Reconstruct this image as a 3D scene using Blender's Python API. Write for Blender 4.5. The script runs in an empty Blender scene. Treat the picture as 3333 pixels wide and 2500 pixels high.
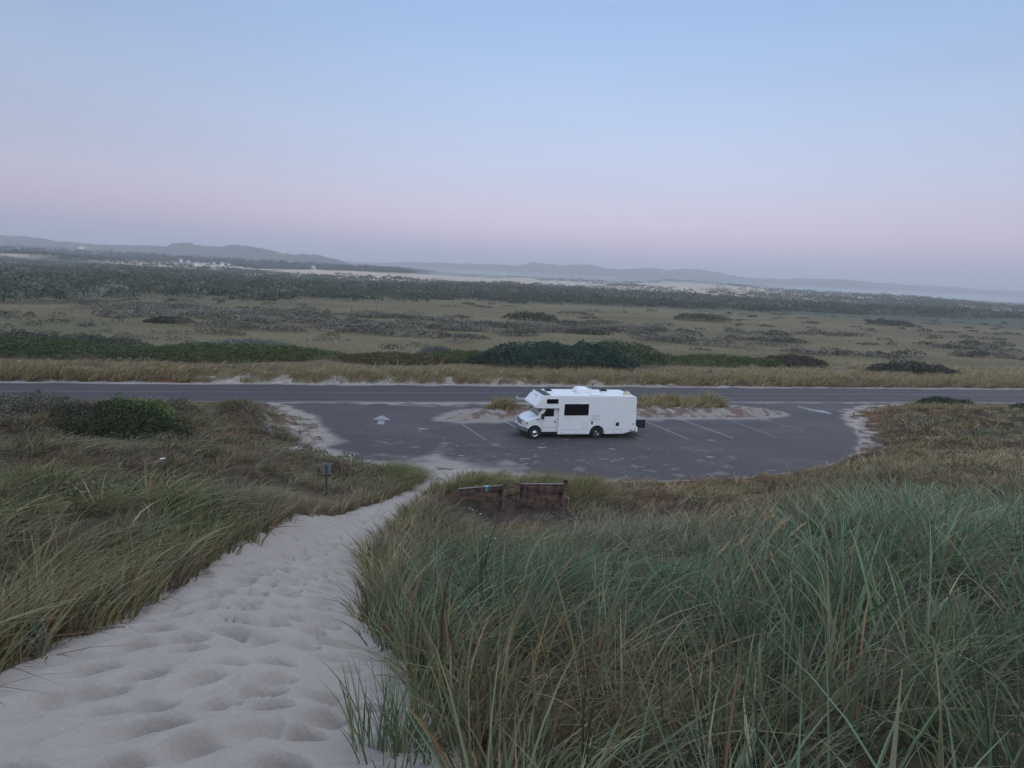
import bpy, bmesh, math, random
import numpy as np
from mathutils import Vector, Matrix
random.seed(3)
rng = np.random.default_rng(7)
R = math.radians
S = bpy.context.scene
COL = S.collection

# ------------------------------------------------------------------ camera, sky, sun, exposure
H = 9.7
cd = bpy.data.cameras.new('camera'); cam = bpy.data.objects.new('camera', cd); COL.objects.link(cam)
cd.sensor_width = 36; cd.lens = 36*2150/3333; cd.clip_start = .05; cd.clip_end = 40000
cam.matrix_world = Matrix.Translation((0, 0, H)) @ Matrix.Rotation(R(90-8.85), 4, 'X') @ Matrix.Rotation(R(2.74), 4, 'Z')
S.camera = cam
S.render.engine = 'CYCLES'
S.view_settings.view_transform = 'Standard'; S.view_settings.look = 'None'
S.view_settings.exposure = .12; S.view_settings.gamma = 1

w = bpy.data.worlds.new('World'); S.world = w; w.use_nodes = True
nt = w.node_tree; N = nt.nodes; Lk = nt.links; N.clear()
out = N.new('ShaderNodeOutputWorld')
sky = N.new('ShaderNodeTexSky'); sky.sky_type = 'NISHITA'; sky.sun_disc = False
sky.sun_elevation = R(2); sky.sun_rotation = R(205); sky.altitude = 5
bg1 = N.new('ShaderNodeBackground'); bg1.inputs['Strength'].default_value = .02
Lk.new(sky.outputs[0], bg1.inputs[0])
geo = N.new('ShaderNodeTexCoord'); sep = N.new('ShaderNodeSeparateXYZ'); Lk.new(geo.outputs['Generated'], sep.inputs[0])
asn = N.new('ShaderNodeMath'); asn.operation = 'ARCSINE'; Lk.new(sep.outputs['Z'], asn.inputs[0])
mr = N.new('ShaderNodeMapRange'); mr.inputs[1].default_value = 0; mr.inputs[2].default_value = R(90); Lk.new(asn.outputs[0], mr.inputs[0])
def ramp(stops):
    r = N.new('ShaderNodeValToRGB'); r.color_ramp.interpolation = 'B_SPLINE'
    while len(r.color_ramp.elements) > 1: r.color_ramp.elements.remove(r.color_ramp.elements[0])
    for i, (p, c) in enumerate(stops):
        e = r.color_ramp.elements[0] if i == 0 else r.color_ramp.elements.new(p)
        e.position = p; e.color = (*[((k/255+.055)/1.055)**2.4 for k in c], 1)
    return r
D = 90.
front = ramp([(0, (168,174,214)), (1.3/D, (176,180,220)), (2.7/D, (204,190,226)), (4.0/D, (226,202,230)), (5.6/D, (222,210,235)), (8/D, (204,210,238)),
              (12.5/D, (188,208,243)), (18/D, (163,192,236)), (24/D, (146,180,226)), (45/D, (146,176,220)), (1, (146,174,214))])
back = ramp([(0, (225,215,215)), (6/D, (230,228,232)), (14/D, (222,230,242)), (34/D, (214,224,242)), (60/D, (175,198,232)), (1, (150,178,218))])
Lk.new(mr.outputs[0], front.inputs[0]); Lk.new(mr.outputs[0], back.inputs[0])
mb = N.new('ShaderNodeMapRange'); mb.interpolation_type = 'SMOOTHSTEP'; mb.inputs[1].default_value = .35; mb.inputs[2].default_value = -.75
Lk.new(sep.outputs['Y'], mb.inputs[0])
mx = N.new('ShaderNodeMix'); mx.data_type = 'RGBA'
Lk.new(mb.outputs[0], mx.inputs[0]); Lk.new(front.outputs[0], mx.inputs[6]); Lk.new(back.outputs[0], mx.inputs[7])
bs = N.new('ShaderNodeMath'); bs.operation = 'MULTIPLY_ADD'; bs.inputs[1].default_value = .92; bs.inputs[2].default_value = .97
Lk.new(mb.outputs[0], bs.inputs[0])
hz_ = N.new('ShaderNodeMapRange'); hz_.interpolation_type = 'SMOOTHSTEP'; hz_.inputs[1].default_value = -.75; hz_.inputs[2].default_value = .05; hz_.inputs[3].default_value = .74; hz_.inputs[4].default_value = 1
Lk.new(sep.outputs['X'], hz_.inputs[0])
hz2 = N.new('ShaderNodeMapRange'); hz2.interpolation_type = 'SMOOTHSTEP'; hz2.inputs[1].default_value = .85; hz2.inputs[2].default_value = .15; hz2.inputs[3].default_value = .82; hz2.inputs[4].default_value = 1
Lk.new(sep.outputs['X'], hz2.inputs[0])
hm1 = N.new('ShaderNodeMath'); hm1.operation = 'MULTIPLY'; Lk.new(hz_.outputs[0], hm1.inputs[0]); Lk.new(hz2.outputs[0], hm1.inputs[1])
hm2 = N.new('ShaderNodeMath'); hm2.operation = 'MULTIPLY'; Lk.new(hm1.outputs[0], hm2.inputs[0]); Lk.new(bs.outputs[0], hm2.inputs[1]); bs = hm2
mp = N.new('ShaderNodeMapping'); mp.inputs['Scale'].default_value = (1.2, 1.2, 9); Lk.new(geo.outputs['Generated'], mp.inputs[0])
sn = N.new('ShaderNodeTexNoise'); sn.inputs['Scale'].default_value = 2.2; sn.inputs['Detail'].default_value = 5; Lk.new(mp.outputs[0], sn.inputs['Vector'])
sr = N.new('ShaderNodeMapRange'); sr.inputs[1].default_value = .3; sr.inputs[2].default_value = .7; sr.inputs[3].default_value = .975; sr.inputs[4].default_value = 1.025; Lk.new(sn.outputs['Fac'], sr.inputs[0])
sv = N.new('ShaderNodeVectorMath'); sv.operation = 'SCALE'; Lk.new(mx.outputs[2], sv.inputs[0]); Lk.new(sr.outputs[0], sv.inputs['Scale'])
bg2 = N.new('ShaderNodeBackground'); Lk.new(sv.outputs[0], bg2.inputs[0]); Lk.new(bs.outputs[0], bg2.inputs['Strength'])
add = N.new('ShaderNodeAddShader'); Lk.new(bg1.outputs[0], add.inputs[0]); Lk.new(bg2.outputs[0], add.inputs[1]); Lk.new(add.outputs[0], out.inputs['Surface'])

sl = bpy.data.lights.new('sun', 'SUN'); sl.energy = 1.0; sl.angle = R(34); sl.color = (.93, .95, 1)
sun = bpy.data.objects.new('sun', sl); COL.objects.link(sun)
sun.rotation_euler = Vector((-.5, -.62, -.8)).to_track_quat('-Z', 'Y').to_euler()

# ------------------------------------------------------------------ helpers
def tag(o, label=None, cat=None, group=None, kind=None):
    if label: o['label'] = label
    if cat: o['category'] = cat
    if group: o['group'] = group
    if kind: o['kind'] = kind
    return o
def np_mesh(name, verts, faces, mat, col=None, smooth=False, parent=None, fsize=4):
    """verts (N,3), faces (M,fsize) -> one object; col (N,3) goes to the point colour attribute."""
    me = bpy.data.meshes.new(name)
    verts = np.asarray(verts, np.float32); faces = np.asarray(faces, np.int32)
    me.vertices.add(len(verts)); me.vertices.foreach_set('co', verts.ravel())
    me.loops.add(faces.size); me.loops.foreach_set('vertex_index', faces.ravel())
    me.polygons.add(len(faces)); me.polygons.foreach_set('loop_start', np.arange(0, faces.size, fsize, dtype=np.int32))
    me.update(calc_edges=True)
    if smooth: me.polygons.foreach_set('use_smooth', np.ones(len(faces), bool))
    if col is not None:
        a = me.color_attributes.new('Col', 'FLOAT_COLOR', 'POINT')
        a.data.foreach_set('color', np.concatenate([np.clip(col, 0, 1), np.ones((len(col), 1))], 1).astype(np.float32).ravel())
    me.validate() if len(faces) < 1000 else None
    me.materials.append(mat)
    o = bpy.data.objects.new(name, me); COL.objects.link(o); o.parent = parent
    return o
def hsh(i, j, s):
    h = (i*374761393 + j*668265263 + s*974634777) & 0x7fffffff
    h = ((h ^ (h >> 13))*1274126177) & 0x7fffffff
    return ((h ^ (h >> 16)) & 0xffff)/65535.
def vnoise(x, y, s=0):
    xi = np.floor(x).astype(np.int64); yi = np.floor(y).astype(np.int64)
    fx = x-xi; fy = y-yi; fx = fx*fx*(3-2*fx); fy = fy*fy*(3-2*fy)
    a = hsh(xi, yi, s); b = hsh(xi+1, yi, s); c = hsh(xi, yi+1, s); d = hsh(xi+1, yi+1, s)
    return (a*(1-fx)+b*fx)*(1-fy)+(c*(1-fx)+d*fx)*fy
def fbm(x, y, s=0, o=4):
    t = 0; a = .5; n = 0
    for k in range(o):
        t = t+a*vnoise(x*2**k+17*k, y*2**k-9*k, s+k); n += a; a *= .5
    return t/n
def sstep(a, b, x):
    t = np.clip((x-a)/(b-a), 0, 1); return t*t*(3-2*t)
def inpoly(px, py, poly):
    ins = np.zeros(np.shape(px), bool); n = len(poly)
    for i in range(n):
        x0, y0 = poly[i]; x1, y1 = poly[(i+1) % n]
        if y0 == y1: continue
        c = ((y0 > py) != (y1 > py)) & (px < (x1-x0)*(py-y0)/(y1-y0)+x0)
        ins ^= c
    return ins
def sdist(px, py, poly):
    """signed distance, negative inside"""
    d = np.full(np.shape(px), 1e9); n = len(poly)
    for i in range(n):
        x0, y0 = poly[i]; x1, y1 = poly[(i+1) % n]
        dx, dy = x1-x0, y1-y0; L = dx*dx+dy*dy+1e-9
        t = np.clip(((px-x0)*dx+(py-y0)*dy)/L, 0, 1)
        d = np.minimum(d, np.hypot(px-x0-t*dx, py-y0-t*dy))
    return np.where(inpoly(px, py, poly), -d, d)
def smooth_poly(p, it=2):
    for _ in range(it):
        q = []
        for i in range(len(p)):
            a = p[i]; b = p[(i+1) % len(p)]
            q += [(a[0]*.75+b[0]*.25, a[1]*.75+b[1]*.25), (a[0]*.25+b[0]*.75, a[1]*.25+b[1]*.75)]
        p = q
    return p

# ------------------------------------------------------------------ materials
def mat(name, col=(.5,.5,.5), rough=.6, metal=0, attr=False, trans=0, spec=.5, noise=None, bump=None, coat=0):
    m = bpy.data.materials.new(name); m.use_nodes = True
    n = m.node_tree.nodes; l = m.node_tree.links; b = n['Principled BSDF']
    b.inputs['Base Color'].default_value = (*col, 1); b.inputs['Roughness'].default_value = rough
    b.inputs['Metallic'].default_value = metal; b.inputs['Specular IOR Level'].default_value = spec
    b.inputs['Coat Weight'].default_value = coat
    src = None
    if attr:
        a = n.new('ShaderNodeAttribute'); a.attribute_name = 'Col'; src = a.outputs['Color']
    tc = n.new('ShaderNodeNewGeometry') if attr else n.new('ShaderNodeTexCoord')
    pos = tc.outputs['Position'] if attr else tc.outputs['Object']
    if noise:                                   # (scale, low, high[, detail])
        t = n.new('ShaderNodeTexNoise'); t.inputs['Scale'].default_value = noise[0]; t.inputs['Detail'].default_value = noise[3] if len(noise) > 3 else 5
        l.new(pos, t.inputs['Vector'])
        r = n.new('ShaderNodeMapRange'); r.inputs[1].default_value = .3; r.inputs[2].default_value = .7; r.inputs[3].default_value = noise[1]; r.inputs[4].default_value = noise[2]
        l.new(t.outputs['Fac'], r.inputs[0])
        x = n.new('ShaderNodeVectorMath'); x.operation = 'SCALE'
        if src: l.new(src, x.inputs[0])
        else: x.inputs[0].default_value = col
        l.new(r.outputs[0], x.inputs['Scale']); src = x.outputs[0]
    if src: l.new(src, b.inputs['Base Color'])
    if bump:                                    # (scale, strength, distance)
        t = n.new('ShaderNodeTexNoise'); t.inputs['Scale'].default_value = bump[0]; t.inputs['Detail'].default_value = 6
        l.new(pos, t.inputs['Vector'])
        bp = n.new('ShaderNodeBump'); bp.inputs['Strength'].default_value = bump[1]; bp.inputs['Distance'].default_value = bump[2]
        l.new(t.outputs['Fac'], bp.inputs['Height']); l.new(bp.outputs[0], b.inputs['Normal'])
    if trans:
        t = n.new('ShaderNodeBsdfTranslucent'); ms = n.new('ShaderNodeMixShader'); ms.inputs[0].default_value = trans
        if src: l.new(src, t.inputs[0])
        else: t.inputs[0].default_value = (*col, 1)
        o = n['Material Output']; l.new(b.outputs[0], ms.inputs[1]); l.new(t.outputs[0], ms.inputs[2]); l.new(ms.outputs[0], o.inputs['Surface'])
    return m
M_ground = mat('ground_cover', attr=True, rough=.95, spec=.1, noise=(2.2, .7, 1.3, 8), bump=(5, .8, .15))
M_sand = mat('sand', attr=True, rough=.95, spec=.1, noise=(40, .94, 1.06, 6), bump=(60, .25, .02))
M_asph = mat('asphalt', attr=True, rough=.85, spec=.25, noise=(7, .86, 1.14, 9), bump=(90, .3, .01))
M_grass = mat('grass_blade', attr=True, rough=.6, spec=.2, trans=.28)
M_leaf = mat('leaf', attr=True, rough=.7, spec=.15, trans=.15)
M_hill = mat('forested_hill', attr=True, rough=1, spec=0, noise=(.012, .75, 1.25, 8), bump=(.02, 1, 12))
M_white = mat('white_fibreglass', (.83,.83,.83), .32, spec=.5, noise=(.9, .96, 1.03, 4))
M_roof = mat('roof_membrane', (.74,.73,.73), .55, noise=(1.5, .9, 1.05, 5))
M_paint = mat('cab_paint', (.80,.80,.80), .22, spec=.5, coat=.5)
M_seam = mat('seam', (.42,.42,.43), .7)
M_glass = mat('dark_glass', (.006,.006,.008), .12, spec=.25)
M_wind = mat('windscreen_glass', (.035,.05,.055), .06, spec=1.0)
M_black = mat('black_plastic', (.015,.014,.016), .55, noise=(30, .8, 1.2))
M_tyre = mat('tyre_rubber', (.018,.017,.018), .85, bump=(60, .3, .01))
M_chrome = mat('chrome', (.75,.76,.78), .14, metal=1)
M_steel = mat('wheel_steel', (.42,.42,.42), .3, metal=1, noise=(9, .7, 1.1))
M_lens = mat('lamp_lens', (.6,.62,.62), .12, spec=.8)
M_amber = mat('amber_lens', (.45,.10,.02), .25)
M_grey = mat('grey_plastic', (.30,.30,.31), .7)
M_yel = mat('yellowed_plastic', (.62,.56,.34), .5, noise=(6, .85, 1.1))
M_wood = mat('weathered_dark_wood', (.100,.062,.050), .9, spec=.2, noise=(4.5, .3, 2.1, 9), bump=(25, .6, .02))
M_woodtop = mat('bleached_wood', (.20,.185,.17), .9, noise=(14, .6, 1.2), bump=(25, .5, .02))
M_rail = mat('grey_rail_wood', (.5,.5,.48), .85, noise=(10, .7, 1.15), bump=(25, .4, .02))
M_galv = mat('painted_steel', (.075,.085,.10), .5, metal=.3, noise=(14, .8, 1.2))
M_bolt = mat('bolt_metal', (.6,.6,.58), .4, metal=.6)
M_blue = mat('blue_paint', (.16,.42,.55), .6)
M_mark = mat('worn_road_paint', (.29,.283,.295), .8, noise=(12, .55, 1.15, 7))
M_mark2 = mat('faded_road_paint', (.21,.205,.225), .85, noise=(9, .6, 1.2, 7))
M_skid = mat('tyre_mark', (.052,.046,.05), .8, noise=(5, .85, 1.15))
M_wallw = mat('white_siding', (.75,.75,.74), .7, noise=(1, .9, 1.05))
M_hroof = mat('house_roof', (.32,.32,.34), .8)
M_flower = mat('white_petals', (.7,.7,.66), .7)
M_plume = mat('straw_plume', attr=True, rough=.8, spec=.1, trans=.2)

# ------------------------------------------------------------------ layout of the place (metres; camera stands at x=0, y=0)
LOT = [(-24,53),(-17.6,48.3),(-14.8,45.6),(-12.7,43.1),(-11.2,38.8),(-9.6,35.2),(-7.5,33.6),(-5.3,33.3),(-3.4,33.4),(-1.4,32.9),(2.5,32.3),(7.3,32.6),(12.7,34.0),
       (17.6,36.6),(20.3,39.0),(22.9,42.2),(25.2,47.1),(26.9,52.4),(28.8,56.7),(33,60),(42,63.6),(45,70),(-30,60)]
PATH = [(-3.3,-4),(-3.1,0),(-3.12,2.9),(-3.2,4.0),(-3.26,5.0),(-3.4,6.65),(-3.72,8.3),(-3.97,10.2),(-4.45,13.5),(-5.1,19.1),(-5.05,22.2),(-4.45,24.8),(-4.0,27.9),(-3.75,30.6),(-4.4,32.4),(-5.6,33.6),(-5.8,35.5),(0.2,35.5),(-.9,33.4),(-2.0,32.6),(-2.35,30.4),
        (-2.95,28.2),(-3.4,25.2),(-3.5,21.8),(-3.3,18.0),(-2.85,13.3),(-2.2,9.7),(-1.70,7.4),(-1.38,6.2),(-1.0,5.7),(-.66,4.8),(-.25,3.5),(-.1,2),(.3,0),(.3,-4)]
SK = math.tan(R(14.7)); CN, CF = 52.7, 61.2           # the road runs along y = c + SK*x, c from CN to CF
def T0(x, y):                                          # the dune face, down to the car park
    a = x/np.maximum(y, .5)
    toe = np.interp(a, [-.9,-.5,-.36,-.28,-.22,-.1,0,.2,.35,.5,.6,.8], [40,40,38,35.5,34,33.3,32.8,33,35.5,42,52,56])
    r = np.where(y > 0, y*33/toe, y)
    return np.interp(r, [-60,-25,-12,0,6,12,18,22,26,30,33,36], [12,15,14.5,8.05,6.0,4.05,2.3,1.45,.78,.28,.03,0])  # behind the camera: unseen crest, raised to keep back light off the foreground
LOTS = smooth_poly(LOT, 1)
def G(x, y, z, sx, sy): return lambda X, Y: z*np.exp(-((X-x)/sx)**2-((Y-y)/sy)**2)
BUMPS = [G(-30,33,1.35,9,7), G(-21,37,1.1,5,4.5), G(-16,40,.8,2.6,3.0), G(-19.6,32.6,-.7,3,2.2), G(-8.8,19,-1.15,2.8,4.5), G(-11.5,25,.5,3,3), G(-15,23,.5,4,3), G(-6.2,28.5,-.15,2,3), G(39,50,1.3,9,8), G(31,44,.7,4,5),
         G(-5.2,12,.55,1.1,8), G(-9,10,.5,2.2,2.5), G(5,15,.35,3,3), G(9,20,.5,4,3), G(2.2,7.5,.2,2,2), G(1.3,28.5,.05,4,2), G(.4,23.6,-.5,3.0,1.7)]
def terrain(x, y, nolot=False):
    z = T0(x, y)
    for b in BUMPS: z = z+b(x, y)
    pd = sdist(x, y, PATH)
    hum = (fbm(x*.35, y*.35, 5, 3)-.5)*1.0+(fbm(x*1.1, y*1.1, 9, 2)-.5)*.35
    near = np.hypot(x, y) < 200
    hum = hum*np.where(x < -3, 1.45, 1.)*sstep(0, 2.2, pd)*np.where(y < 62, 1, 0)
    z = z+hum
    c = y-SK*x
    if not nolot:
        d = np.minimum(sdist(x, y, LOTS), np.maximum(CN-c, c-CF)*.967)
        z = np.where(c > CF, 0, z*sstep(.1, 4.5, d))
        z = z-.10*(1-sstep(-.9, .2, d))
        t = c-CF
        far = (fbm(x*.08, y*.08, 21, 3)-.5)*1.1*sstep(8, 30, t)-.5*sstep(10, 40, t)+.45*sstep(.5, 2.2, t)*(1-sstep(6, 14, t))
        far = far+(fbm(x*.9, y*.9, 3, 2)-.5)*.3*sstep(.5, 3, t)*(1-sstep(8, 20, t))
        dist = np.hypot(x, y)
        far = far+(fbm(x*.006+3, y*.006, 33, 4)-.42)*9*sstep(330, 620, dist)
        strip = sstep(820, 1180, dist)*(14+(fbm(x*.012, y*.012, 40, 4)-.5)*16)*np.interp(x/np.maximum(y, 1), [-.9,-.6,-.3,0,.3,.5,.8], [.9,.9,.8,1.05,1.15,.8,.35])
        far = far+strip
        z = np.where(c > CF, far, z)
    return z, pd

# colour palettes (albedo, linear)
SAND = np.array([.362,.312,.268]); LITTER = np.array([.075,.055,.038]); MEADOW = np.array([.150,.124,.070])

# ------------------------------------------------------------------ the ground, one sheet out to the horizon
def axis(a0, a1, step, lo, hi, g=1.06):
    c = list(np.arange(a0, a1+1e-6, step)); s = step; v = a1
    while v < hi: s *= g; v += s; c.append(min(v, hi))
    s = step; v = a0; p = []
    while v > lo: s *= g; v -= s; p.append(max(v, lo))
    return np.array(p[::-1]+c)
gx = axis(-46, 58, .22, -8000, 8000, 1.07); gy = axis(-6, 70, .22, -400, 8000, 1.055)
X, Y = np.meshgrid(gx, gy); 
Z, PD = terrain(X.ravel(), Y.ravel()); x_, y_ = X.ravel(), Y.ravel()
Z = Z-.28*(1-sstep(-.6, -.12, PD))*(1-sstep(29.5, 32, y_))*(y_ > -6)
nx, ny = len(gx), len(gy)
idx = np.arange(nx*ny).reshape(ny, nx)
F = np.stack([idx[:-1,:-1], idx[:-1,1:], idx[1:,1:], idx[1:,:-1]], -1).reshape(-1, 4)
dl = sdist(x_, y_, LOTS); c_ = y_-SK*x_; dist = np.hypot(x_, y_)
def sandness(x, y, dl, c, pd):
    """0..1, where loose sand shows instead of litter: banks round the car park, road shoulders, path rims"""
    wid = np.interp(x, [-20,-14,-9,-5,0,4,12,20,27,33], [1.5,3.6,3.6,2.6,.6,.8,.25,.5,1.9,1.8])
    n = fbm(x*1.1, y*1.1, 50, 4)
    s = 1-sstep(-.35, .45, dl/wid+(n-.5)*1.6-.6)
    s = np.maximum(s, (1-sstep(.1, .9, (c-CF)+(n-.5)*1.4))*(c > CF-.6))
    s = np.maximum(s, (1-sstep(.3, .9, (CN-c)+(n-.5)*1.2))*(c > CN-3)*(c < CF)*(x > -18)*.6)
    s = np.maximum(s, 1-sstep(.25, .55, pd+(n-.5)*.6))
    return s
sm = sandness(x_, y_, dl, c_, PD)
lit = LITTER*(.7+.6*fbm(x_*.8, y_*.8, 60)[:,None])
rust = .6*sstep(.50, .62, fbm(x_*.35, y_*.35, 71))*((dl < 7) & (dl > .5))
lit = lit*(1-rust[:,None])+np.array([.15,.075,.045])*rust[:,None]
t_ = c_-CF
mead = MEADOW*(.55+.9*fbm(x_*.03, y_*.07, 80, 6)[:,None])
olive = sstep(.5, .62, fbm(x_*.011, y_*.02, 81, 4))[:,None]
mead = mead*(1-.6*olive)+np.array([.105,.108,.06])*.6*olive
rb = sstep(.52, .62, fbm(x_*.02+7, y_*.045, 83, 4))[:,None]*.2; mead = mead*(1-rb)+np.array([.17,.105,.075])*rb
fm = sstep(6, 14, t_)[:,None]
col = lit*(1-fm)+mead*fm
col = np.where((dist > 330)[:,None], col*(1-sstep(330, 420, dist)[:,None])+np.array([.075,.085,.06])*sstep(330, 420, dist)[:,None], col)
st = sstep(820, 900, dist)*(1-sstep(1250, 1400, dist))*sstep(-.04, .04, fbm(x_*.006, y_*.012, 90, 4)-np.interp(x_/np.maximum(y_, 1), [-.8,-.55,-.35,-.1,.3,.5,.8], [.62,.54,.40,.25,.3,.42,.55]))
far = sstep(1250, 1400, dist)
col = col*(1-st[:,None])+np.array([.52,.40,.29])*st[:,None]
col = np.where((dist > 1300)[:,None], np.array([.05,.06,.045]), col)
bank = ((dl < 5) & (dl > -.5))[:,None]*sstep(.50, .60, fbm(x_*1.5, y_*1.5, 77, 4))[:,None]*.8
sc_ = SAND*(.78+.34*fbm(x_*3, y_*3, 5)[:,None]); sc_ = sc_*(1-bank)+np.array([.13,.085,.06])*bank
col = col*(1-sm[:,None])+sc_*sm[:,None]
ground = np_mesh('ground', np.stack([x_, y_, Z], 1), F, M_ground, col, smooth=True)
tag(ground, 'dune slopes, sand banks and brown flat meadow reaching the hills', kind='structure')

# ------------------------------------------------------------------ asphalt: road and car park
def patch(name, x0, x1, y0, y1, step, inside, zf, colf, m, label, kind='structure', road=False):
    ax = np.arange(x0, x1, step); ay = np.arange(y0, y1, step)
    Xg, Yg = np.meshgrid(ax, ay); xs, ys = Xg.ravel(), Yg.ravel()
    if road: ys = ys+SK*xs
    d = inside(xs, ys)
    i = np.arange(len(ax)*len(ay)).reshape(len(ay), len(ax))
    f = np.stack([i[:-1,:-1], i[:-1,1:], i[1:,1:], i[1:,:-1]], -1).reshape(-1, 4)
    f = f[(d[f] < 0).any(1)]
    u, inv = np.unique(f, return_inverse=True); f = inv.reshape(-1, 4)
    xs, ys, d = xs[u], ys[u], d[u]
    o = np_mesh(name, np.stack([xs, ys, zf(xs, ys, d)], 1), f, m, colf(xs, ys, d), smooth=True)
    tag(o, label, kind=kind); return o
ASPH = np.array([.078,.067,.066])
def lot_col(x, y, d):
    b = ASPH*(.78+.44*fbm(x*.16, y*.3, 100, 5)[:,None])
    wear = sstep(.56, .72, fbm(x*.35, y*.55, 104, 5))[:,None]*.16
    b = b*(1-wear)+np.array([.17,.155,.17])*wear
    drip = sstep(.70, .78, fbm(x*1.3, y*1.6, 107, 4))[:,None]*.4*(sstep(44, 36, y)[:,None])
    b = b*(1-drip)+SAND*.8*drip
    n = fbm(x*1.0, y*1.0, 110, 5)
    wid = np.interp(x, [-17,-12,-8,-4,-1,2,6,14,24,29], [.6,.9,1.3,1.9,1.5,.8,.3,.25,.5,.7])
    s = (1-sstep(.1, 1.1, -d/wid+(n-.5)*2.2))[:,None]*.85
    isl = (1-sstep(.0, .9, sdist(x, y, ISL)+(n-.5)*1.5))[:,None]*.7
    ap = (1-sstep(.8, 3.4, np.hypot((x+3.8)*.7, y-33.0)+(n-.5)*4.5))[:,None]*.85
    s = np.maximum(np.maximum(s, isl), ap)
    return b*(1-s)+SAND*(.8+.2*n[:,None])*s
ISL = smooth_poly([(-5.2,44.9),(-3.9,47.8),(-1.5,49.6),(1.7,50.9),(7,53.2),(11.8,55.6),(15.7,57.0),(18.8,55.7),(22.4,54.0),(22.6,52.9),(17.8,50.2),(14.2,49.9),(10.3,48.5),(5,47.2),(.9,46.2),(-3.2,44.3)], 1)
patch('car_park', -26, 46, 31, 71, .22, lambda x, y: np.maximum(sdist(x, y, LOTS)-.35, (y-SK*x)-CN), lambda x, y, d: 0*x, lot_col, M_asph, 'dark worn asphalt car park dusted with sand at its edges')
def road_col(x, y, d):
    c = y-SK*x
    b = np.array([.068,.056,.059])*(.9+.2*fbm(x*.05, c*.9, 120, 4)[:,None])
    tr = (.06*np.cos((c-CN)*2*math.pi/2.1))[:,None]; b = b*(1+tr)
    n = fbm(x*.7, y*.7, 123, 4)
    s = (1-sstep(.0, .7, (CF-c)+(n-.5)*1.1))[:,None]
    s2 = (1-sstep(.0, .5, (c-CN)+(n-.5)*.8))[:,None]*.3
    s = np.maximum(s, s2)
    return b*(1-s)+SAND*.85*s
patch('road', -150, 190, CN-.02, CF+.3, .28, lambda x, y: np.full(x.shape, -1.), lambda x, y, d: 0*x+.012+.02*np.sin(np.clip((y-SK*x-CN)/8.5, 0, 1)*math.pi), road_col, M_asph, 'two lane asphalt road crossing behind the car park', road=True)

# sand island between the car park and the road
def isl_z(x, y, d):
    return -.05+.42*sstep(0, 1.7, -d)+(fbm(x*1.3, y*1.3, 130, 3)-.5)*.34*sstep(0, .8, -d)+(fbm(x*4, y*4, 133, 2)-.5)*.10*sstep(0, .6, -d)
def isl_col(x, y, d):
    n = fbm(x*1.0, y*1.4, 135, 4); b = SAND*(.60+.3*n[:,None])
    k = sstep(.47, .57, fbm(x*1.6, y*1.6, 138, 4))[:,None]*.75
    return b*(1-k)+np.array([.13,.075,.055])*k
isl_in = lambda x, y: sdist(x, y, ISL)-.1
patch('sand_island', -7, 25, 43, 59, .12, isl_in, isl_z, isl_col, M_sand, 'low sand island with brown creeping plants between car park and road')

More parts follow.
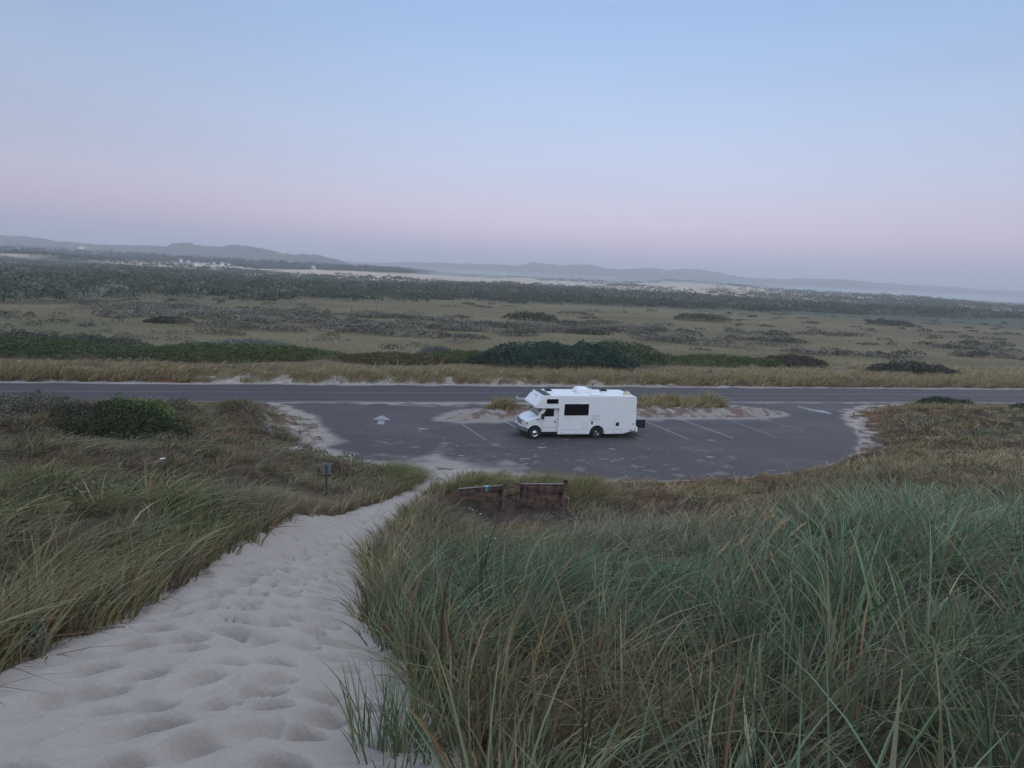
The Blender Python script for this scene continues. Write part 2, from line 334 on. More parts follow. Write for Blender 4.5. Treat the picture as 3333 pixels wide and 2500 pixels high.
# ------------------------------------------------------------------ sand path with footprints
def path_surface():
    ys = [-3.5]; 
    while ys[-1] < 35.2: ys.append(ys[-1]+max(.022, .0062*max(ys[-1], 0)+.012))
    ys = np.array(ys)
    P = np.array(PATH); left = P[:17]; right = P[17:][::-1]
    xl = np.interp(ys, left[:,1], left[:,0])-.5; xr = np.interp(ys, right[:,1], right[:,0])+.5
    nu = 190; u = np.linspace(0, 1, nu)
    Xp = xl[:,None]*(1-u)+xr[:,None]*u; Yp = np.repeat(ys[:,None], nu, 1)
    x, y = Xp.ravel(), Yp.ravel()
    z = T0(x, y)
    for b in BUMPS: z = z+b(x, y)
    pd = sdist(x, y, PATH)
    z = z+.05-.13*sstep(.0, .42, pd+(fbm(x*2.5, y*2.5, 8, 3)-.5)*.5)-.045*sstep(30, 33, y)
    r = np.random.default_rng(11)
    disp = (fbm(x*.8, y*.8, 140, 2)-.5)*.12+(fbm((x-y)*2.6, (x+y)*1.1, 141, 2)-.5)*.05+(fbm(x*6, y*6, 142, 2)-.5)*.012
    ev = []; fy = 1.9
    while fy < 33:
        l = np.interp(fy, left[:,1], left[:,0]); rr = np.interp(fy, right[:,1], right[:,0]); fx = l+.22+r.uniform(0, .3)
        while fx < rr-.12:
            if r.random() < .9:
                a = r.uniform(.16, .25); bb = a*r.uniform(.42, .58); dep = r.uniform(.095, .14)
                if r.random() < .14: a *= 1.4; bb *= 1.3
                ev.append((a, fx+r.uniform(-.12, .12), fy+r.uniform(-.14, .14), r.normal(.75, .35), bb, dep))
            fx += r.uniform(.34, .49)
        fy += .31
    ev.sort(reverse=True)
    for a, fx, fy, ang, bb, dep in ev:
        i0, i1 = np.searchsorted(ys, [fy-.9, fy+.9]); sl_ = slice(i0*nu, i1*nu)
        dx = x[sl_]-fx; dy = y[sl_]-fy
        p = dx*math.cos(ang)+dy*math.sin(ang); q2 = -dx*math.sin(ang)+dy*math.cos(ang)
        p = p+.25*q2*q2/bb
        e = np.sqrt((p/a)**2+(q2/bb)**2+1e-9)
        k_ = 1-sstep(.50, 1.15, e)
        hole = -dep*(1-.55*np.clip(e, 0, 1)**2)*(1+.45*np.clip((dy*.8+dx*.6)/bb, -1, 1))
        rim = dep*.12*np.exp(-((e-1.32)/.22)**2)*(1+.6*np.clip((q2-p*.3)/bb, -1, 1))
        disp[sl_] = disp[sl_]*(1-k_*.75)+hole*k_+rim
    z = z+disp*(1-sstep(-.45, .1, pd)*.8)
    z = z-.16*(1-sstep(-.5, .9, sdist(x, y, LOTS)+(fbm(x*1.2, y*1.2, 18, 4)-.5)*2.2))
    n = len(ys); i = np.arange(n*nu).reshape(n, nu)
    f = np.stack([i[:-1,:-1], i[:-1,1:], i[1:,1:], i[1:,:-1]], -1).reshape(-1, 4)
    keep = (pd[f] < .45).any(1); f = f[keep]
    c = SAND*(.94+.12*fbm(x*1.5, y*1.5, 150, 4)[:,None])
    o = np_mesh('path', np.stack([x, y, z], 1), f, M_sand, c, smooth=True)
    tag(o, 'pale sand path trodden with footprints running down the dune', kind='structure')
path_surface()

# ------------------------------------------------------------------ painted markings and marks on the asphalt
def sheet(name, pts, z, m, label):
    bm = bmesh.new(); vs = [bm.verts.new((p[0], p[1], z)) for p in pts]; bm.faces.new(vs); bmesh.ops.recalc_face_normals(bm, faces=bm.faces)
    if bm.faces[:][0].normal.z < 0: bmesh.ops.reverse_faces(bm, faces=bm.faces)
    me = bpy.data.meshes.new(name); bm.to_mesh(me); me.materials.append(m)
    o = bpy.data.objects.new(name, me); COL.objects.link(o); tag(o, label, kind='structure'); return o
def stripe(a, b, wd, m, label, z=.006):
    a, b = Vector(a), Vector(b); t = (b-a).normalized(); n = Vector((-t.y, t.x))*wd/2
    return sheet('parking_line', [a-n, b-n, b+n, a+n], z, m, label)
L_ = 'white painted parking bay line on the asphalt'
for a, b, m, lab in [((-3.75,44.76),(-1.42,39.44),M_mark2,'faded parking line left of the motorhome'),
        ((-.75,46.1),(1.48,41.0),M_mark,'parking line running under the motorhome bumper'),
        ((2.4,42.2),(3.42,40.75),M_mark2,'short parking line end beside the front wheel'),
        ((7.0,44.4),(8.54,41.69),M_mark2,'parking line coming out from under the motorhome tail'),
        ((9.7,48.2),(11.76,42.34),M_mark,'parking line right behind the black cargo box'),
        ((12.72,49.25),(15.01,43.26),M_mark,'longest and brightest parking line beside the sand island'),
        ((16.6,50.1),(18.27,44.06),M_mark2,'parking line second from the right'),
        ((19.36,51.2),(21.43,47.0),M_mark2,'faintest parking line at the right end')]:
    stripe(a, b, .11, m, lab)
sheet('arrow_marking', [(-9.3,43.75),(-8.1,43.85),(-8.6,44.7),(-8.95,45.25),(-9.1,44.9)], .006, M_mark, 'white arrow head painted on the asphalt at the left entrance')
sheet('arrow_marking', [(-8.88,43.5),(-8.44,43.52),(-8.28,42.4),(-8.74,42.4)], .006, M_mark, 'worn white arrow shaft below the arrow head on the left')
sheet('arrow_marking', [(25.0,57.25),(25.35,57.3),(26.1,55.9),(25.75,55.75)], .006, M_mark, 'white arrow shaft painted at the right entrance')
sheet('arrow_marking', [(25.25,55.75),(26.75,55.95),(26.95,54.6),(26.7,54.3),(25.9,55.1)], .006, M_mark, 'white arrow head painted at the right entrance')
def line_c(c, x0, x1, wd, m, label, zz): sheet('road_line', [(x0, c+SK*x0), (x1, c+SK*x1), (x1, c+wd+SK*x1), (x0, c+wd+SK*x0)], zz, m, label)
line_c(CN+.30, -20, 27, .12, M_mark2, 'worn white edge line on the near side of the road', .022)
line_c(CN+4.2, -120, 150, .10, M_mark2, 'faint centre line along the road', .040)
pts = [(3.0,37.4),(3.6,38.05),(4.6,38.7),(5.8,39.3),(7.2,39.75)]
sheet('tyre_mark', [(x, y) for x, y in pts]+[(x-.06, y+.20) for x, y in pts[::-1]], .006, M_skid, 'dark curved tyre mark on the asphalt in front of the motorhome')
# crumbs of caked sand and torn asphalt patches
V = []; Fq = []; CC = []; n0 = 0
for k in range(85):
    if k < 55: cx = rng.normal(3.5, 4.0); cy = rng.uniform(34.3, 39.5)
    else: cx = rng.uniform(-8, 19); cy = rng.uniform(35, 43.5)
    big = rng.random() < .10; a = rng.uniform(.14, .28) if big else rng.uniform(.03, .11); m_ = 10
    th = np.linspace(0, 2*math.pi, m_, endpoint=False); rr = a*rng.uniform(.45, 1.1, m_)
    ring = np.stack([cx+rr*np.cos(th)*1.4, cy+rr*np.sin(th)*.6, np.full(m_, .005)], 1)
    V.append(ring); V.append(np.array([[cx, cy, .012+a*.05]]))
    Fq += [(n0+i, n0+(i+1) % m_, n0+m_) for i in range(m_)]; n0 += m_+1
    CC.append(np.tile(SAND*rng.uniform(.7, 1.15), (m_+1, 1)))
Vv = np.concatenate(V); ok = (sdist(Vv[:,0], Vv[:,1], LOTS) < 0)
o = np_mesh('sand_crumbs', Vv, Fq, M_sand, np.concatenate(CC), fsize=3)
tag(o, 'pale crumbs and smears of sand scattered on the car park', 'sand', kind='stuff')

# ------------------------------------------------------------------ grass and shrub builders (arrays of blades / leaves)
PAL = {'blue': (.122,.170,.096), 'green': (.160,.185,.075), 'olive': (.225,.198,.095), 'straw': (.42,.33,.17), 'rust': (.27,.145,.065), 'dead': (.24,.195,.14), 'tan': (.37,.285,.145)}
def blades(roots, h, wd, col, wind=(.75, .35), lean=.35, bend=.55, seg=4, seed=1, tip=None, outw=None):
    r = np.random.default_rng(seed); n = len(roots)
    th = r.uniform(0, 2*math.pi, n); d = np.stack([np.cos(th), np.sin(th)], 1)*r.uniform(0, 1, n)[:,None]*lean
    if outw is not None: d = d*.45+outw*lean*.9
    wind = np.array(wind) if np.ndim(wind) == 2 else np.tile(np.array(wind), (n, 1))
    d0 = d+wind*lean*.5
    d1 = wind*bend*r.uniform(.2, 1.6, n)[:,None]+d*.7
    s = np.linspace(0, 1, seg+1)
    # centre line: straight start, wind-bent end, length kept about h
    cx = (d0[:,None,:]*s[None,:,None]+d1[:,None,:]*(s**2.2)[None,:,None])*h[:,None,None]
    horiz = np.linalg.norm(cx[:,-1], axis=1); cz = h[:,None]*(s[None]-.42*np.minimum(horiz/h, 1.3)[:,None]*s[None]**2.6)
    side = r.uniform(0, 2*math.pi, n); sv = np.stack([np.cos(side), np.sin(side)*.7, r.uniform(-.2, .2, n)], 1)
    prof = np.array([.8, 1, .9, .65, .08]) if seg == 4 else np.interp(s, [0,.3,.7,1], [.8,1,.75,.08])
    C3 = np.concatenate([cx, cz[:,:,None]], 2)+roots[:,None,:]
    off = sv[:,None,:]*(wd[:,None]*prof[None])[:,:,None]*.5
    Vb = np.stack([C3-off, C3+off], 2).reshape(-1, 3)
    b = (np.arange(n)*(seg+1)*2)[:,None]+np.arange(seg)[None]*2
    Fb = np.stack([b, b+1, b+3, b+2], -1).reshape(-1, 4)
    c = np.repeat(col[:,None,:], seg+1, 1)
    if tip is not None:
        k = (s**2)[None,:,None]*tip[:,None,None]; c = c*(1-k)+np.array(PAL['straw'])*k
    return Vb, Fb, np.repeat(c[:,:,None,:], 2, 2).reshape(-1, 3)
def join(parts):
    V = []; F = []; C = []; n = 0
    for v, f, c in parts: V.append(v); F.append(f+n); C.append(c); n += len(v)
    return np.concatenate(V), np.concatenate(F), np.concatenate(C)
def mixcol(n, weights, r, var=.22):
    k = list(weights); p = np.array([weights[i] for i in k], float); p /= p.sum()
    i = r.choice(len(k), n, p=p); c = np.array([PAL[q] for q in k])[i]
    return c*r.uniform(1-var, 1+var, (n, 1))*(1+r.normal(0, .05, (n, 3)))
def field(x, y, h0, tuft, per, weights_fn, seed, seg=4, **kw):
    """tuft centres at x,y, each with per blades"""
    r = np.random.default_rng(seed); n = len(x)
    k = np.repeat(np.arange(n), per); m_ = len(k)
    ang = r.uniform(0, 2*math.pi, m_); rad = tuft*np.sqrt(r.random(m_)) if np.isscalar(tuft) else tuft[k]*np.sqrt(r.random(m_))
    px = x[k]+np.cos(ang)*rad; py = y[k]+np.sin(ang)*rad
    return px, py, k
print('ground done')

# --- dune grass on both sides of the path, on the hummocks, in one go
PL = np.array(PATH)[:16]; PR = np.array(PATH)[18:][::-1]
def scatter_near():
    r = np.random.default_rng(21)
    parts = []
    zones = []
    # (y range, tufts per m2, blades per tuft, blade width, tuft radius, segments)
    bands = [(1.0,3.5,8.5,24,.0135,.10,6),(3.5,6,8,24,.0135,.12,6),(6,9,7.2,24,.0150,.15,5),(9,14,6.2,24,.018,.19,4),(14,20,5.4,22,.021,.23,4),(20,28,4.8,20,.026,.27,3),(28,40,4.2,19,.033,.32,3),(40,62,2.6,17,.046,.38,3)]
    for y0, y1, dens, per, wd, tr, seg in bands:
        xm = y1*.92+3; A = 2*xm*(y1-y0); n = int(A*dens)
        x = r.uniform(-xm, xm, n); y = r.uniform(y0, y1, n)
        ne = int((y1-y0)*dens*2.2); ye = r.uniform(y0, max(y0, min(y1, 32)), ne); xe = np.interp(ye, PL[:,1], PL[:,0])-.20-r.gamma(1.6, .18, ne)
        ne2 = ne//2; ye2 = r.uniform(y0, max(y0, min(y1, 31)), ne2); xe2 = np.interp(ye2, PR[:,1], PR[:,0])+.06+r.gamma(1.5, .16, ne2)
        if y0 < 28: x = np.concatenate([x, xe, xe2]); y = np.concatenate([y, ye, ye2]); n = len(x)
        pd = sdist(x, y, PATH); dl = sdist(x, y, LOTS); c = y-SK*x
        sm = sandness(x, y, dl, c, pd)
        ok = (pd > .06) & (dl > .35) & (c < CN-.5) & ((r.random(n) > sm*.985) | ((pd < .9) & (dl > 1.5))) & (x < y*.92+2.5) & (x > -y*.92-2.5)
        clump = fbm(x*.9, y*.9, 200, 3); ok &= r.random(n) < .62+clump*.9
        bush = (((x+19.5)/2.7)**2+((y-32.9)/1.7)**2) < 1
        ok &= ~bush
        sgn = ((x > -8.6) & (x < -5.6) & (y < 24.0) & (y > 21.4)); ok &= ~(sgn & (r.random(n) < .75))
        wl = (x > -2.0) & (x < 2.5) & (y > 21.3) & (y < 24.9); ok &= ~(wl & (r.random(n) < .95)); ok &= ~((x > -2.6) & (x < 2.6) & (np.abs(y-25.1) < .35))
        x, y, pd, dl, c = x[ok], y[ok], pd[ok], dl[ok], c[ok]; n = len(x)
        tall = (.55+.55*fbm(x*.5, y*.5, 210, 3))*r.uniform(.72, 1.25, n)
        right = x > np.interp(y, [0,33], [-1,-2.5])
        tall = tall*np.where(right, np.interp(y, [0,8,14,22,34], [1.12,1.0,.92,.70,.55]), np.interp(pd, [0,.4,1.0,3,8], [.55,.70,.80,.62,.66]))
        tall = tall*np.where((y > 30) & ~right, .85, 1)
        tall = np.where(np.exp(-((x+19.2)/3.5)**2-((y-30.5)/2.0)**2) > .4, tall*.5, tall)
        k = np.repeat(np.arange(n), per); m_ = len(k)
        ang = r.uniform(0, 2*math.pi, m_); rad = tr*np.sqrt(r.random(m_))
        px = x[k]+np.cos(ang)*rad; py = y[k]+np.sin(ang)*rad
        pz, _ = terrain(px, py); pz = pz-.03
        hh = tall[k]*r.uniform(.55, 1.15, m_)
        ww = wd*r.uniform(.6, 1.3, m_)*np.where(r.random(m_) < .14, 1.7, 1)
        # species patches
        q = fbm(x*.16+2, y*.2, 220, 4); q2 = fbm(x*.35, y*.35, 225, 3); q3 = r.random(n)
        pal = np.zeros((n, 3))
        B, Gn, O, St, Ru, De, Tn = [np.array(PAL[i]) for i in ('blue','green','olive','straw','rust','dead','tan')]
        wr = np.where(right, 1., 0.)
        wb = wr*np.interp(y, [0,12,19,26], [1,1,.45,.05])
        base_r = B*1.0
        mid_r = O*.6+Tn*.4
        base_l = (O*.50+Gn*.36+De*.14)*.90
        colr = base_r[None]*wb[:,None]+mid_r[None]*(1-wb)[:,None]
        cc = np.where(right[:,None], colr, base_l[None])
        farhill = (y > 36)[:,None]; cc = np.where(farhill & right[:,None], O*.62+Gn*.25+Tn*.13, cc)
        g = sstep(.5, .62, q)[:,None]*.6; cc = cc*(1-g)+Gn*.75*g
        dd = sstep(.52, .64, q2)[:,None]*np.where(right & (y < 16), .25, .55)[:,None]; cc = cc*(1-dd)+(De*.75)*dd
        ru = (sstep(.54, .66, fbm(x*.3+9, y*.3, 230, 3))*np.where(y > 15, np.where(y > 36, .25, .5), .12))[:,None]; cc = cc*(1-ru)+Ru*.85*ru
        nearlot = (np.exp(-((dl-1.5)/2.2)**2)*(y > 24)*(x > 3))[:,None]*.5; cc = cc*(1-nearlot)+(Ru*.5+Tn*.4)*nearlot
        rim = (np.exp(-(pd/.4)**2)*.18)[:,None]; cc = cc*(1-rim)+Ru*.8*rim
        nb = (np.exp(-((x-.5)/1.3)**2-((y-4.0)/1.0)**2)*.5)[:,None]; cc = cc*(1-nb)+Ru*.95*nb
        col = cc[k]*r.uniform(.7, 1.3, (m_, 1))*(1+r.normal(0, .06, (m_, 3)))
        dry = r.random(m_) < np.where(right[k], .045, .085); col[dry] = St*r.uniform(.5, .9, (dry.sum(), 1))
        dry = r.random(m_) < .05; col[dry] = Ru*r.uniform(.5, 1.1, (dry.sum(), 1))
        rt = np.stack([px, py, pz], 1)
        col[:,1] *= 1-.05*(y[k] > 15)
        wf = np.where(right, np.interp(y, [0,5,9,14], [.35,.5,.85,1.0]), 1.0)*(.45+1.1*fbm(x*.25, y*.25, 240, 3))
        wa = .25+(fbm(x*.3, y*.3, 244, 2)-.5)*2.2+r.normal(0, .45, n); wf = wf*r.uniform(.35, 1.35, n)
        rimw = (~right)*np.exp(-(pd/1.1)**2)
        wx = np.cos(wa)*wf*(1-rimw*.85)-rimw*.05; wy = np.sin(wa)*wf*(1-rimw)+rimw*.55
        wnd = np.stack([wx, wy], 1)[k]
        outw = np.stack([np.cos(ang), np.sin(ang)], 1)*(rad/tr)[:,None]
        outw[:,0] = np.where((~right)[k] & (pd[k] < .6), np.minimum(outw[:,0], .15), outw[:,0])
        col = col*r.uniform(.6, 1.45, (n, 1))[k]*r.uniform(.75, 1.3, (m_, 1))
        p1 = blades(rt, hh, ww, col, wind=wnd, lean=.62, bend=.8, seg=seg, seed=int(y0*7)+1, tip=(r.random(m_) < .22)*.5, outw=outw)
        parts.append(p1)
        # dead thatch, low and lying
        t = r.random(m_) < (.28 if y1 < 15 else .3)
        if t.any():
            nt_ = t.sum(); ct = (De*.5+Ru*.5)*r.uniform(.35, 1.0, (nt_, 1))
            parts.append(blades(rt[t], hh[t]*.5, ww[t]*.9, ct, wind=(.6, .0), lean=1.3, bend=.9, seg=3, seed=int(y0*7)+2))
    return parts
P = scatter_near()
V, F, C = join(P)
print('near grass quads', len(F))
o = np_mesh('dune_grass', V, F, M_grass, C, smooth=True)
tag(o, 'long wind-bent dune grass covering the slopes on both sides of the path', 'grass', kind='stuff')

HEATH = True
# --- verge beyond the road, island tufts, meadow stubble
def grass_obj(name, x, y, z, per, h, wd, tr, w, label, seed, seg=3, wind=(.9, .2), lean=.5, bend=.6, kind='stuff', cat='grass', mul=1):
    r = np.random.default_rng(seed); k = np.repeat(np.arange(len(x)), per); m_ = len(k)
    ang = r.uniform(0, 2*math.pi, m_); rad = tr*np.sqrt(r.random(m_))
    px = x[k]+np.cos(ang)*rad; py = y[k]+np.sin(ang)*rad
    zz = z(px, py) if callable(z) else z[k]
    tint = r.uniform(.72, 1.25, (len(x), 1))[k]
    c = mixcol(m_, w, r)*tint*mul
    hh = (h[k] if not np.isscalar(h) else h)*r.uniform(.5, 1.15, m_)
    v, f, c = blades(np.stack([px, py, zz-.03], 1), hh, wd*r.uniform(.6, 1.3, m_), c, wind, lean, bend, seg, seed)
    o = np_mesh(name, v, f, M_grass, c, smooth=True)
    return tag(o, label, cat, kind=kind)
tz = lambda x, y: terrain(x, y)[0]
r = np.random.default_rng(31)
n = 6200; x = r.uniform(-75, 105, n); t = .55+r.gamma(1.8, 1.5, n); ok = t < 9.5+2.5*(x > 15); x, t = x[ok], t[ok]
keep = fbm(x*.5, t*.6, 301, 3) > .33; x, t = x[keep], t[keep]
grass_obj('verge_grass', x, CF+SK*x+t, tz, 13, .45+.85*fbm(x*.8, t*1.3, 303, 3), .05, .30, {'tan':4,'straw':1.2,'olive':3,'rust':1.2,'dead':3,'green':1}, 'tan clumped grass along the far verge of the road', 32, mul=1.05)
n = 2600; x = r.uniform(28, 110, n); t = r.uniform(6, 24, n); keep = (fbm(x*.18, t*.3, 305, 3) > .46); x, t = x[keep], t[keep]
grass_obj('pale_dune_grass', x, CF+SK*x+t, tz, 12, .8, .06, .35, {'tan':4,'straw':1,'olive':4,'dead':2}, 'pale green grass on low dunes beyond the road at the right', 33)
n = 26000; x = r.uniform(-170, 300, n); t = 8+r.random(n)**1.5*190; 
grass_obj('meadow_grass', x, CF+SK*x+t, tz, 3, .32, .09, .5, {'tan':3,'rust':1.2,'olive':2.5,'dead':2}, 'short brown grass over the flat meadow beyond the road', 34, seg=2, mul=.82)

# leaf-cloud shrubs: many small leaf faces through the volume of an uneven mound
def leaves(cx, cy, rx, ry, h, n, size, col, seed, z0=None, ang=0, up=.35, lump=.35, var=.3):
    r = np.random.default_rng(seed)
    a = r.uniform(0, 2*math.pi, n); q = np.sqrt(r.random(n)); lx = np.cos(a)*q; ly = np.sin(a)*q
    edge = 1+(fbm(np.cos(a)*1.7+cx, np.sin(a)*1.7+cy, seed, 3)-.5)*.7
    lx = lx*edge; ly = ly*edge; ca, sa = math.cos(ang), math.sin(ang)
    x = cx+(lx*rx)*ca-(ly*ry)*sa; y = cy+(lx*rx)*sa+(ly*ry)*ca
    top = np.sqrt(np.clip(1-(q*.98)**2.4, 0, 1))*h*(1-lump+2*lump*fbm(x*1.6/max(h,.6), y*1.6/max(h,.6), seed+3, 3))
    z = top*r.random(n)**up+.02
    zb = tz(x, y) if z0 is None else z0
    P0 = np.stack([x, y, z+zb], 1)
    d1 = r.normal(size=(n, 3)); d1[:,2] *= .6; d1 /= np.linalg.norm(d1, axis=1)[:,None]
    d2 = np.cross(d1, r.normal(size=(n, 3))); d2 /= np.linalg.norm(d2, axis=1)[:,None]
    s = size*r.uniform(.5, 1.3, n)[:,None]
    V = np.stack([P0-d1*s*.5, P0+d2*s*.28, P0+d1*s*.5, P0-d2*s*.28], 1).reshape(-1, 3)
    F = np.arange(4*n).reshape(n, 4)
    cl = fbm(x*1.2/size*.25, y*1.2/size*.25, seed+8, 2)[:,None]
    c = np.array(col)*(1-var+2*var*cl)*r.uniform(.7, 1.3, (n, 1))
    return V, F, np.repeat(c, 4, 0)
def stems(cx, cy, rx, ry, h, n, seed, z0=None):
    """a crown of thin woody stems rising from the middle"""
    r = np.random.default_rng(seed); a = r.uniform(0, 2*math.pi, n); q = r.uniform(.15, .75, n)
    ex = cx+np.cos(a)*q*rx; ey = cy+np.sin(a)*q*ry; bx = cx+(ex-cx)*.35; by = cy+(ey-cy)*.35
    bz = tz(bx, by); ez = tz(ex, ey)+h*np.sqrt(1-q*q)*.8
    V = []; F = []
    for i in range(n):
        k = len(V)*4 if 0 else i*8
        w0, w1 = .035, .012
        for (px, py, pz, ww) in ((bx[i], by[i], bz[i]-.05, w0), (ex[i], ey[i], ez[i], w1)):
            V += [(px-ww, py-ww, pz), (px+ww, py-ww, pz), (px+ww, py+ww, pz), (px-ww, py+ww, pz)]
        F += [(k, k+1, k+5, k+4), (k+1, k+2, k+6, k+5), (k+2, k+3, k+7, k+6), (k+3, k, k+4, k+7)]
    return np.array(V, float), np.array(F)
M_stem = mat('woody_stem', (.10,.08,.065), .9)
def shrub(name, label, cx, cy, rx, ry, h, n, size, col, seed, ang=0, group=None, up=.35, lump=.35, extra=None):
    e = bpy.data.objects.new(name, None); COL.objects.link(e); gz = float(tz(np.array([cx]), np.array([cy]))[0]); e.location = (cx, cy, gz)
    tag(e, label, 'shrub', group)
    parts = [leaves(cx, cy, rx, ry, h, n, size, col, seed, ang=ang, up=up, lump=lump)]
    if extra: parts += extra
    v, f, c = join(parts); v = v-np.array([cx, cy, gz])
    np_mesh('foliage', v, f, M_leaf, c, parent=e)
    v, f = stems(cx, cy, rx, ry, h, 14, seed+5); np_mesh('stem', v-np.array([cx, cy, gz]), f, M_stem, parent=e)
    return e
DG = (.045,.068,.048); YG = (.115,.145,.045); OG = (.095,.105,.040); GW = (.25,.235,.185); BR = (.10,.085,.06)
shrub('shrub', 'rounded shrub with bright green top on the left dune', -19.5, 32.9, 2.7, 1.7, 1.1, 11000, .12, (.060,.075,.034), 401, lump=.6,
      extra=[leaves(-21.7, 32.6, 1.5, 1.1, .8, 2500, .12, (.085,.085,.05), 404, lump=.6), leaves(-17.6, 33.0, 1.3, .9, .75, 2200, .12, (.075,.09,.04), 405, lump=.6), leaves(-19.2, 33.9, 2.2, .9, 1.25, 2400, .12, (.125,.17,.05), 402, up=.15, lump=.5)])
shrub('shrub', 'grey leafless-looking shrub left of the green topped one', -25.5, 33.2, 3.2, 1.8, .8, 6000, .12, (.15,.135,.10), 403)
G2 = 'shrub mats beyond the road'
shrub('shrub', 'large dark green mound directly behind the motorhome roof', 6.5, 78.5, 10.0, 5.2, 2.7, 26000, .24, (.042,.072,.052), 410, ang=.25, group=G2, extra=[leaves(13.5, 83, 5.5, 3.5, 2.9, 6000, .24, (.062,.088,.04), 411)])
shrub('shrub', 'long yellow green mat reaching right from the dark mound', 27, 88, 12, 2.8, 1.3, 12000, .22, (.10,.115,.042), 412, ang=.26, group=G2)
shrub('shrub', 'dark low shrub among pale grass far right of the road', 52, 85.5, 6.6, 3.0, 1.6, 9000, .24, (.085,.078,.06), 413, ang=.22, group=G2, lump=.55)
shrub('shrub', 'wide dark green mat at the left edge beyond the verge', -52, 67, 14, 5.2, 1.5, 26000, .22, (.075,.092,.038), 414, ang=.24, group=G2, extra=[leaves(-50, 72, 10, 3.4, 2.0, 8000, .22, (.06,.072,.05), 415, ang=.24)])
shrub('shrub', 'olive green mat ending above the road left of centre', -32, 72.5, 11, 6.0, 1.4, 26000, .22, (.088,.108,.038), 416, ang=.24, group=G2)
shrub('shrub', 'silvery grey shrub on top of the olive mat', -34, 81, 6, 2.2, 1.5, 7000, .24, (.19,.205,.17), 417, ang=.24, group=G2)
shrub('shrub', 'small rust and olive mat left of the dark mound', -13.5, 74.5, 6.0, 3.6, 1.1, 10000, .22, (.115,.098,.045), 418, ang=.24, group=G2)
shrub('shrub', 'yellow green mat between rust mat and dark mound', -5, 79.5, 7.5, 3.2, 1.2, 10000, .22, (.10,.118,.042), 419, ang=.24, group=G2)
shrub('shrub', 'greyish bush poking up at the end of the rust mat', -9.5, 81.5, 2.2, 1.5, 1.6, 2500, .22, (.14,.13,.125), 420, group=G2)
shrub('shrub', 'brown shrub in the dune grass behind the right car park', 39, 92, 5.5, 3.0, 1.4, 8000, .22, (.085,.072,.055), 421, ang=.25, group=G2)
shrub('shrub', 'dark green sprawling patch on the right hummock', 37.5, 57.0, 2.6, 1.1, .8, 3000, .15, (.06,.085,.04), 422, group='shrubs on the hummock')
shrub('shrub', 'brown green patch low on the right hummock', 41.5, 51.5, 2.4, 1.2, .7, 2500, .15, (.09,.09,.05), 423, group='shrubs on the hummock')
# low heathy cushions mixed into the dune grass
parts = []; r = np.random.default_rng(77)
for k in range(420):
    if k < 300: cy = r.uniform(7.5, 38); cx = np.interp(cy, PL[:,1], PL[:,0])-r.uniform(1.3, 3+cy*.75)
    else: cy = r.uniform(15, 46); cx = r.uniform(-1, cy*.75)
    if sdist(np.array([cx]), np.array([cy]), LOTS)[0] < 1.0 or (abs(cx) < 2.8 and 21 < cy < 26): continue
    if fbm(np.array([cx*.22]), np.array([cy*.22]), 78, 3)[0] < (.42 if k < 300 else .5): continue
    rx = r.uniform(.35, 1.0); base = [(.12,.11,.07), (.10,.11,.055), (.16,.14,.11), (.13,.095,.06), (.15,.16,.09)][r.integers(5)]
    parts.append(leaves(cx, cy, rx*1.3, rx*.8, r.uniform(.28, .6), int(420*rx), .035+cy*.0022, np.array(base)*r.uniform(.8, 1.25), 2000+k, up=.5, lump=.6))
V, F, C = join(parts); tag(np_mesh('heath_cushions', V, F, M_leaf, C), 'low brown and olive heathy growth mixed into the dune grass', 'ground cover', kind='stuff')
# isolated bushes in the meadow
for i, (cx, cy, rx, ry, hh, cc, lab) in enumerate([(4.5, 178, 8, 5, 2.0, (.085,.088,.045), 'olive bush standing alone in the middle of the meadow'),
        (62, 222, 10, 7, 2.2, (.08,.09,.055), 'dark bush at the scrub edge right of the middle'),
        (-62, 118, 4, 2, .8, (.07,.075,.05), 'small flat dark bush at the left of the meadow'),
        (150, 265, 9, 6, 2.0, (.08,.085,.06), 'bush standing in the hazy meadow at the right')]):
    shrub('shrub', lab, cx, cy, rx, ry, hh, 3000, .5, cc, 430+i, ang=.1, lump=.6, group='bushes in the meadow')

# grey scrub drifts in the meadow (uncountable)
parts = []; r = np.random.default_rng(41)
DR = [(-95,150,18,7),(-118,158,20,8),(-70,145,24,9),(-50,150,16,7),(-38,135,14,6),(-20,140,20,6),(-5,148,20,7),(-28,125,16,5),(-52,128,14,4),(-8,128,14,4),(10,150,16,5),(30,160,14,5),
      (-44,113,12,3),(-14,113,10,3),(14,136,14,4),(34,128,16,3.5),(50,140,12,3),(-80,160,20,8),(-30,165,24,8),(20,175,14,4),(62,160,10,3),(84,175,12,3),(60,118,12,2.5),(100,150,14,3),(118,165,10,3),(-75,128,8,2.5),(95,128,10,3),(110,110,12,5),(128,122,14,6),(90,104,9,4),(135,140,12,4)]
for i, (cx, cy, rx, ry) in enumerate(DR):
    for k in range(9):
        ax = cx+r.normal(0, rx*.5); ay = cy+r.normal(0, ry*.5); s = r.uniform(.16, .38)
        parts.append(leaves(ax, ay, rx*s, ry*s*.9, r.uniform(.6, 1.5), int(420*s*rx/5), .42, np.array(GW)*r.uniform(.45, .95), 500+i*9+k, ang=.1))
